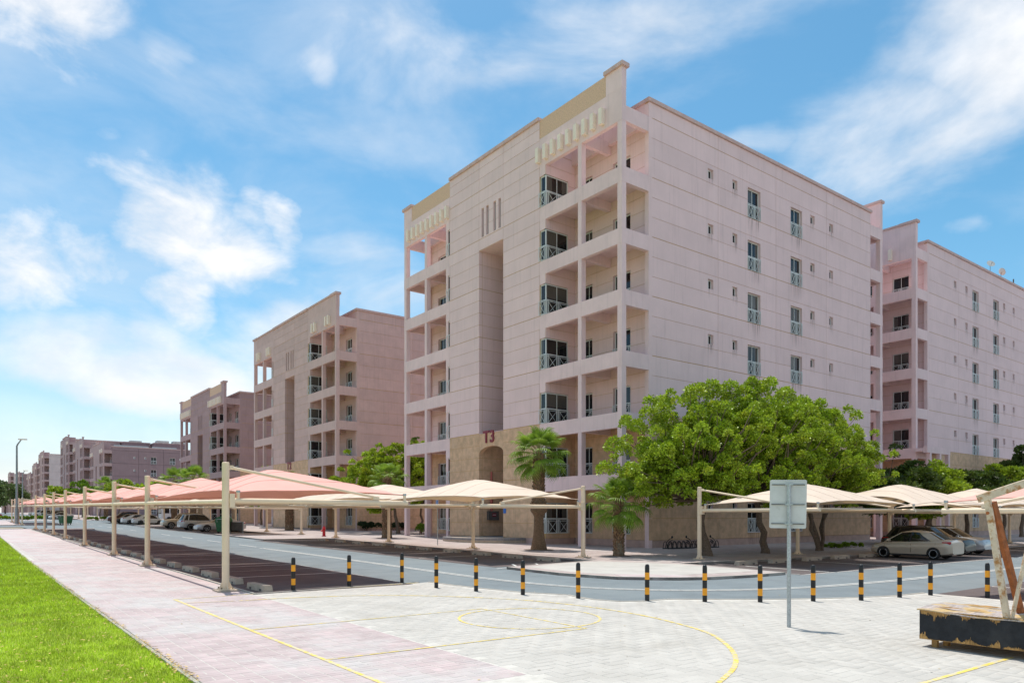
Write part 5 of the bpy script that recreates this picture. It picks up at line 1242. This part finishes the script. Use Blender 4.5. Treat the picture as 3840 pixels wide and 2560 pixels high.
palm('fan palm before the T1 block, right one of two', 28.9, 117.5, 6.6, .42, .38, 14, 30, 1.35); palm('fan palm before the T1 block, left one of two', 28.0, 125.5, 6.6, .42, .38, 19, 30, 1.35)
palm('far fan palm before the far pink blocks', 27.2, 186, 7.2, .42, .38, 23, 26, 1.4)

def shrub(label, x, y, rx, ry, h, mat, n, leaf, seed, name='shrub', cat='shrub', group=None):
    t = thing(name, label, cat, (x, y, GZ(y, PAVE)), 0, group); rr = random.Random(seed)
    lb_ = [(rr.uniform(-rx, rx) * .85, rr.uniform(-ry, ry) * .85, rr.uniform(h * .35, h * .75), rr.uniform(h * .3, h * .45)) for _ in range(max(8, int(rx * ry * 12)))]
    mb = MB()
    for l in lb_[:14]: limb(mb, (l[0] * .6, l[1] * .6, 0), l[:3], .02, .006, .1, seed, 3)
    mb.build('stem', bark, t); ob('foliage', quads_mesh('foliage', crown(lb_, n, leaf, .45, .1, .9), mat), t); return t
shrub('dark clipped shrub at the foot of the T2 side wall', 37.3, 75.0, 1.5, .5, 1.0, shrub_m, 2600, .12, 1); shrub('second dark shrub at the T2 side wall, right of the first', 40.6, 74.9, 1.3, .5, .95, shrub_m, 2200, .12, 2)
shrub('small leafy bush between the left columns of the T3 block', 36.2, 62.0, .6, .5, 1.0, neem2, 1200, .11, 3)
shrub('low green ground patch at the far end of the T3 side wall', 48.0, 26.0, 2.3, .8, .28, hedge_m, 6000, .09, 4, 'ground_plant', 'plant bed')
shrub('long low bright hedge at the far end of the left walk', 8.0, 163.5, 6.5, .6, .8, hedge_m, 7000, .2, 5, 'hedge', 'hedge'); shrub('low bright hedge across the far side of the street', 22.5, 161, 2.2, .5, .6, hedge_m, 3000, .18, 6, 'hedge', 'hedge')
shrub('trailing plant on a balcony edge of the T3 block', 33.25, 58.2, .2, .5, .35, neem2, 300, .09, 7, 'balcony_plant', 'plant').location.z = 9.1 + .1

# ================================================================== CARS
CAR = {}
def lerp_pts(pts, x):
    for (a, za), (b, zb) in zip(pts[:-1], pts[1:]):
        if a <= x <= b:
            t = (x - a) / (b - a) if b > a else 0; t = t * t * (3 - 2 * t) * .5 + t * .5; return za + (zb - za) * t
    return pts[0][1] if x < pts[0][0] else pts[-1][1]
def car_build(kind, paint, L, Wd, wb, fo, top, cab, belt, roof, wr=.32, clear=.2, lower=None, spokes=8, suv=False, rear_w=.30):
    """x runs forward, 0 at the middle. top: (distance from the nose, height) of bonnet, shoulder and boot. cab: screen foot, roof front, roof rear, rear glass foot (from the nose)."""
    hw = Wd / 2; X = lambda d: L / 2 - d; mb = MB(); ns = 34; sec = []
    for i in range(ns + 1):
        d = L * i / ns; e = min(d, L - d); pf = 1 - .16 * max(0, 1 - e / .55) ** 2.2; h_ = hw * pf
        zt = lerp_pts(top, d); zb = clear + .10 * max(0, 1 - e / .7) ** 2; zm = zb + (zt - zb) * .55
        sec.append([(X(d), y, z) for y, z in ((0, zb), (h_ * .80, zb), (h_ * .955, zb + .07), (h_ * .99, zm - .08), (h_, zm + .04), (h_ * .985, zt - .12), (h_ * .94, zt - .035), (h_ * .82, zt), (0, zt + .035))])
    m = len(sec[0]); full = []
    for s_ in sec: full.append(s_ + [(x, -y, z) for x, y, z in s_[-2:0:-1]])
    k = len(full[0]); vs = [v for s_ in full for v in s_]
    fs = [(i * k + j, i * k + (j + 1) % k, (i + 1) * k + (j + 1) % k, (i + 1) * k + j) for i in range(ns) for j in range(k)]
    mb.add(vs, fs, 0, True); mb.add(full[0], [tuple(range(k))[::-1]], 0, True); mb.add(full[-1], [tuple(range(k))], 0, True)
    me = mb.mesh('body', paint)
    bmm = bmesh.new(); bmm.from_mesh(me); bmesh.ops.remove_doubles(bmm, verts=bmm.verts, dist=.0005); bmesh.ops.recalc_face_normals(bmm, faces=bmm.faces)
    bmm.to_mesh(me); bmm.free()
    axles = [X(fo), X(fo + wb)]
    cut = MB()
    for ax in axles: cut.tube([(ax, -hw - .3, wr), (ax, hw + .3, wr)], wr * 1.15, 24)
    cme = cut.mesh('cut', blk_trim); bo = bpy.data.objects.new('cut_body', me); co = bpy.data.objects.new('cut_tool', cme); COL.objects.link(bo); COL.objects.link(co)
    md = bo.modifiers.new('b', 'BOOLEAN'); md.object = co; md.operation = 'DIFFERENCE'; md.solver = 'EXACT'
    dg = bpy.context.evaluated_depsgraph_get(); body = bpy.data.meshes.new_from_object(bo.evaluated_get(dg))
    bpy.data.objects.remove(bo); bpy.data.objects.remove(co)
    body.materials.clear(); body.materials.append(paint); body.materials.append(blk_trim); body.name = 'body'
    for p in body.polygons:
        p.use_smooth = True
        c = p.center
        if any((c.x - ax) ** 2 + (c.z - wr) ** 2 < (wr * 1.145) ** 2 for ax in axles): p.material_index = 1
    body.set_sharp_from_angle(angle=R(40))
    # greenhouse
    xa, xb, xc, xd = [X(d) for d in cab]; bw, rw = hw * .90, hw * .70
    def ring(f, grow=0.0):
        z = belt - .03 + (roof - belt + .03) * f; w = bw + (rw - bw) * f ** 1.15 + grow; x0 = xa + (xb - xa) * f + grow; x1 = xd + (xc - xd) * f - grow
        u = .055 * f * f; return [(x0 + .07, 0, z), (x0 + .04, w * .55, z), (x0 - .10, w * .93, z), (x0 * .5 + x1 * .5, w, z + u), (x1 + .10, w * .95, z), (x1 - .03, w * .55, z), (x1 - .05, 0, z)]
    def full_ring(f, grow=0.0):
        r_ = ring(f, grow); return r_ + [(x, -y, z) for x, y, z in r_[-2:0:-1]]
    gh = MB(); fl = [0, .35, .7, .95]; rings = [full_ring(f) for f in fl]; kk = len(rings[0])
    for a, b in zip(range(3), range(1, 4)):
        gh.add(rings[a] + rings[b], [(j, (j + 1) % kk, kk + (j + 1) % kk, kk + j) for j in range(kk)], 0, True)
    glass = gh.mesh('glazing', carglass); glass.set_sharp_from_angle(angle=R(50))
    rf = MB(); r1, r2 = full_ring(.90, .012), full_ring(.985, .0); cx_ = (xb + xc) / 2
    rf.add(r1 + r2, [(j, (j + 1) % kk, kk + (j + 1) % kk, kk + j) for j in range(kk)], 0, True)
    r3 = [(cx_ + (x - cx_) * .75, y * .72, z + .035) for x, y, z in r2]
    rf.add(r2 + r3, [(j, (j + 1) % kk, kk + (j + 1) % kk, kk + j) for j in range(kk)], 0, True); rf.add(r3, [tuple(range(kk))], 0, True)
    roofm = rf.mesh('roof', paint)
    pil = MB()
    def pillar(f_, w0, w1, i0, t):
        for s_ in (-1, 1):
            pts_ = []
            for f in (0, .35, .7, .93):
                r_ = ring(f, .008); x = r_[2][0] + (r_[4][0] - r_[2][0]) * f_; y = r_[2][1] + (r_[3][1] - r_[2][1]) * min(1, f_ * 2) if f_ < .5 else r_[3][1] + (r_[4][1] - r_[3][1]) * (f_ * 2 - 1)
                pts_.append((x, s_ * y, r_[0][2]))
            for p, q in zip(pts_[:-1], pts_[1:]):
                wv = w0; pil.add([(p[0] - wv, p[1] + s_ * .006, p[2]), (p[0] + wv, p[1] + s_ * .006, p[2]), (q[0] + wv, q[1] + s_ * .006, q[2]), (q[0] - wv, q[1] + s_ * .006, q[2])], [(0, 1, 2, 3) if s_ < 0 else (3, 2, 1, 0)], i0)
    pillar(.0, .05, .05, 0, 0); pillar(.47, .045, .045, 1, 0)
    if suv: pillar(.80, .05, .05, 0, 0); pillar(.98, .10, .1, 0, 0)
    else: pillar(.985, rear_w, rear_w, 0, 0); pillar(.80, .02, .02, 1, 0)
    pm = pil.mesh('pillar', [paint, blk_trim])
    # details on the body
    parts = [('body', body), ('glazing', glass), ('roof', roofm), ('pillar', pm)]
    def zt(d): return lerp_pts(top, d)
    sm_ = MB()
    for d in (cab[0] + .12, (cab[0] + cab[3]) / 2 - .02, cab[3] - (.30 if not suv else .55)):
        for s_ in (-1, 1): sm_.bar((X(d), s_ * (hw * 1.0 - .001), clear + .16), (X(d), s_ * (hw * .985), zt(d) - .12), .010, .012, up=(0, 1, 0))
    parts.append(('door_seam', sm_.mesh('door_seam', blk_trim)))
    for s_ in (-1, 1):
        parts.append(('headlight', MB().tube([(X(.12), s_ * hw * .60, zt(.2) - .14), (X(.26), s_ * hw * .80, zt(.25) - .12), (X(.52), s_ * hw * .935, zt(.5) - .11)], [.055, .085, .03], 8).mesh('headlight', lampglass)))
        parts.append(('taillight', MB().tube([(X(L - .07), s_ * hw * .62, zt(L - .1) - .17), (X(L - .14), s_ * hw * .82, zt(L - .2) - .14), (X(L - .48), s_ * hw * .97, zt(L - .5) - .11)], [.07, .10, .03], 8).mesh('taillight', tail_m)))
        parts.append(('mirror', MB().tube([(X(cab[0] + .42), s_ * hw * .90, belt + .03), (X(cab[0] + .40), s_ * (hw + .06), belt + .06), (X(cab[0] + .40), s_ * (hw + .19), belt + .07)], [.03, .085, .07], 8).mesh('mirror', paint)))
        for d in ((cab[0] + cab[3]) / 2 - .20, cab[3] - (.45 if not suv else .75)):
            parts.append(('door_handle', MB().box(X(d) - .09, X(d) + .09, min(s_ * hw * .985, s_ * (hw * .985 + .03)), max(s_ * hw * .985, s_ * (hw * .985 + .03)), zt(d) - .22, zt(d) - .185).mesh('door_handle', chrome if suv else paint)))
    parts.append(('grille', MB().box(X(.075), X(.03), -hw * .48, hw * .48, zt(.1) - .26, zt(.1) - .10).box(X(.06), X(.012), -hw * .6, hw * .6, clear + .17, clear + .27).mesh('grille', blk_trim)))
    parts.append(('number_plate', MB().box(X(.04), X(.005), -.24, .24, clear + .30, clear + .41).mesh('number_plate', plate_m)))
    parts.append(('number_plate', MB().box(X(L - .005), X(L - .05), -.24, .24, zt(L - .2) - .34, zt(L - .2) - .22).mesh('number_plate', plate_m)))
    parts.append(('sill', MB().box(axles[1] + wr * 1.2, axles[0] - wr * 1.2, -hw * .955, hw * .955, clear - .02, clear + .06).mesh('sill', lower or blk_trim)))
    if lower: parts.append(('cladding', MB().box(axles[1] + wr * 1.18, axles[0] - wr * 1.18, -hw - .012, hw + .012, clear + .02, clear + .24).mesh('cladding', lower)))
    if suv:
      for q in (1, -1): parts.append(('roof_rail', MB().tube([(xb - .15, q * rw * .93, roof + .0), (xb - .3, q * rw * .93, roof + .06), (xc + .3, q * rw * .93, roof + .06), (xc + .12, q * rw * .93, roof)], .02, 6).mesh('roof_rail', blk_trim)))
    ty = MB(); prof = [(wr * .62, -.10), (wr * .92, -.105), (wr * .99, -.07), (wr, 0), (wr * .99, .07), (wr * .92, .105), (wr * .62, .10)]
    ty.lathe(prof, 28); tyre = ty.mesh('wheel', rubber)
    rm = MB(); rm.lathe([(wr * .66, .085), (wr * .70, .106), (wr * .63, .10), (wr * .60, .06)], 24, 0); rm.lathe([(.02, .10), (.055, .098), (.06, .05)], 10, 0); rm.lathe([(.01, .03), (wr * .62, .03)], 20, 1)
    for i in range(spokes):
        a = 2 * math.pi * i / spokes; o = Vector((math.cos(a), math.sin(a), 0)); rm.bar(o * .04 + Vector((0, 0, .085)), o * wr * .64 + Vector((0, 0, .085)), (.06 if spokes > 6 else .085), .03, 0, up=(0, 0, 1))
    rim = rm.mesh('rim', [rim_m, steel_dark])
    CAR[kind] = (parts, tyre, rim, axles, hw, wr)
def car(kind, label, x, y, rz, group, lv=ROAD, cat='car'):
    parts, tyre, rim, axles, hw, wr = CAR[kind]
    t = thing('parked_car' if cat == 'car' else 'parked_' + cat.replace(' ', '_'), label, cat, (x, y, GZ(y, lv + .008)), rz, group)
    for n, m in parts: ob(n, m, t)
    for ax in axles:
        for s_ in (-1, 1):
            w = ob('wheel', tyre, t, (ax, s_ * (hw - .115), wr)); w.rotation_euler = (R(-90 * s_), 0, 0); ob('rim', rim, w)
    return t
def paintm(n, c, met=.3, coat=.8): return M(n, c, .32, .03, 2, metallic=met, coat=coat, spec=.5)
champ = paintm('champagne_car_paint', (.52, .45, .36)); olive = paintm('dark_olive_car_paint', (.040, .036, .025), .1, .3); silver = paintm('silver_car_paint', (.50, .51, .52)); goldp = paintm('beige_gold_car_paint', (.50, .43, .33)); whitep = paintm('white_car_paint', (.74, .75, .76), 0)
blackp = paintm('black_car_paint', (.02, .02, .025)); maroon = paintm('maroon_car_paint', (.075, .014, .018)); redp = paintm('red_car_paint', (.30, .02, .025)); brownp = M('lower_gold_brown', (.20, .16, .11), .5, .05)
sed = dict(top=[(0, .58), (.12, .70), (.5, .80), (1.0, .91), (2.0, .94), (3.2, .98), (3.85, 1.02), (4.3, 1.01), (4.45, .90)], cab=(.80, 1.72, 2.90, 3.86), belt=.93, roof=1.45)
car_build('saloon', champ, 4.24, 1.70, 2.60, .74, wr=.305, clear=.2, spokes=9, **{**sed, 'top': [(max(0, a - .12), z) for a, z in sed['top'][:-1]] + [(4.24, .90)], 'cab': (.70, 1.62, 2.80, 3.74)})
car_build('white_saloon', whitep, 4.54, 1.76, 2.60, .90, wr=.31, clear=.2, spokes=7, **{**sed, 'top': [(a * 4.54 / 4.45, z) for a, z in sed['top']]})
car_build('black_saloon', blackp, 4.54, 1.76, 2.60, .90, wr=.31, clear=.2, spokes=7, **{**sed, 'top': [(a * 4.54 / 4.45, z) for a, z in sed['top']]})
car_build('muscle', silver, 5.05, 1.90, 3.05, .95, top=[(0, .62), (.12, .78), (.7, .90), (1.5, .98), (2.2, .99), (3.6, 1.04), (4.4, 1.07), (4.95, 1.03), (5.05, .95)], cab=(1.5, 2.35, 3.25, 4.25), belt=.98, roof=1.46, wr=.36, clear=.19, spokes=5, rear_w=.34)
suvt = [(0, .72), (.12, .92), (.6, 1.03), (1.25, 1.10), (2.2, 1.10), (3.8, 1.13), (4.5, 1.12), (4.62, 1.0)]
car_build('crossover', olive, 4.62, 1.80, 2.62, .90, top=suvt, cab=(1.05, 1.95, 3.95, 4.45), belt=1.06, roof=1.66, wr=.345, clear=.24, spokes=7, suv=True)
car_build('silver_hatch', silver, 4.45, 1.80, 2.62, .90, top=[(a * 4.45 / 4.62, z * .95) for a, z in suvt], cab=(.95, 2.0, 3.75, 4.3), belt=1.0, roof=1.60, wr=.335, clear=.22, spokes=9, suv=True)
car_build('big_suv', goldp, 4.9, 1.94, 2.85, .92, top=[(0, .80), (.1, 1.0), (.6, 1.10), (1.45, 1.17), (2.4, 1.16), (4.0, 1.17), (4.8, 1.16), (4.9, 1.0)], cab=(1.42, 2.1, 4.5, 4.78), belt=1.12, roof=1.84, wr=.39, clear=.30, spokes=6, suv=True, lower=brownp)
car_build('silver_suv', silver, 4.8, 1.86, 2.75, .95, top=[(0, .78), (.1, .98), (.6, 1.06), (1.4, 1.12), (2.4, 1.12), (4.0, 1.15), (4.7, 1.14), (4.8, 1.0)], cab=(1.3, 2.15, 4.3, 4.7), belt=1.08, roof=1.80, wr=.375, clear=.28, spokes=6, suv=True)
car_build('maroon_suv', maroon, 4.95, 1.93, 2.9, .95, top=[(0, .75), (.1, .95), (.6, 1.06), (1.4, 1.12), (2.4, 1.12), (4.0, 1.15), (4.85, 1.14), (4.95, 1.0)], cab=(1.25, 2.2, 4.4, 4.85), belt=1.08, roof=1.78, wr=.37, clear=.25, spokes=8, suv=True)
car_build('white_suv', whitep, 4.9, 1.94, 2.85, .92, top=[(0, .80), (.1, 1.0), (.6, 1.10), (1.45, 1.17), (2.4, 1.16), (4.0, 1.17), (4.8, 1.16), (4.9, 1.0)], cab=(1.42, 2.1, 4.5, 4.78), belt=1.12, roof=1.84, wr=.39, clear=.30, spokes=6, suv=True)
car_build('red_suv', redp, 4.9, 1.94, 2.85, .92, top=[(0, .80), (.1, 1.0), (.6, 1.10), (1.45, 1.17), (2.4, 1.16), (4.0, 1.17), (4.8, 1.16), (4.9, 1.0)], cab=(1.42, 2.1, 4.5, 4.78), belt=1.12, roof=1.84, wr=.39, clear=.30, spokes=6, suv=True)
G1, G2, G3 = 'cars parked along the side road', 'cars parked before the T2 and T1 blocks', 'cars parked far down the street'
car('saloon', 'champagne silver saloon parked nose in along the side road, red tail lamp to us', 41.75, 18.4, R(90), G1)
car('crossover', 'dark olive crossover parked nose out, right of the champagne saloon', 45.2, 19.3, R(-90), G1)
car('silver_hatch', 'silver crossover nose out, half hidden by the rusty stand', 48.6, 19.5, R(-90), G1)
car('muscle', 'silver grey saloon with five spoke wheels behind the green container', 22.9, 82.0, R(180), G2)
car('silver_suv', 'silver off-roader parked tail out beyond the silver grey saloon', 22.6, 88.5, R(0), G2)
car('big_suv', 'beige gold off-roader parked nose out before the T2 block', 22.7, 97.3, R(180), G2)
car('white_saloon', 'white saloon parked tail out before the T1 block, nearer of two', 23.6, 122.0, R(0), G2)
car('white_saloon', 'white saloon just beyond the nearer white one, only its tail showing', 22.9, 126.5, R(0), G2)
car('black_saloon', 'black saloon nose out beyond the white saloons', 22.6, 131.0, R(180), G2)
car('maroon_suv', 'dark maroon off-roader nose out, farthest before the T1 block', 22.6, 136.6, R(180), G2)
car('white_saloon', 'white saloon far down, right of the small green container', 18.2, 182, R(180), G3); car('silver_suv', 'silver off-roader far down between two pale cars', 18.5, 194, R(180), G3)
car('black_saloon', 'black saloon far down under the sand carports', 18.6, 204, R(180), G3); car('white_suv', 'white off-roader far down, left of the small green container', 18.6, 226, R(180), G3); car('big_suv', 'gold off-roader far down beyond the white one', 18.6, 238, R(180), G3)
car('red_suv', 'red off-roader at the left picture edge beyond the hedge', 5.8, 191, R(20), G3); car('silver_suv', 'silver car beyond the red off-roader at the far left', 1.5, 214, R(15), G3); car('white_suv', 'white car under the far left salmon carports', 5.2, 236, R(15), G3)
# small bus
t = thing('minibus', 'white minibus standing beyond the T1 carports', 'bus', (34.0, 148.5, GZ(148.5, PAVE)), R(4))
MB().prism([(-3.4, -1.0), (3.4, -1.0), (3.5, -.6), (3.5, .6), (3.4, 1.0), (-3.4, 1.0)], .45, 2.75).build('body', whitep, t); MB().prism([(-3.3, -.9), (3.3, -.9), (3.3, .9), (-3.3, .9)], 2.751, 2.85).build('roof', whitep, t)
for k in range(5): MB().box(-3.1 + k * 1.25, -2.05 + k * 1.25, -1.012, -1.002, 1.45, 2.35).build('window', carglass, t)
MB().box(-3.43, -3.402, -.8, .8, 1.4, 2.4).build('rear_window', carglass, t); MB().box(3.502, 3.53, -.58, .58, 1.35, 2.4).build('windscreen', carglass, t)
for x in (-2.1, 2.2):
    for s_ in (-1, 1): MB().tube([(x, s_ * .80, .42), (x, s_ * 1.02, .42)], .42, 16).build('wheel', rubber, t)
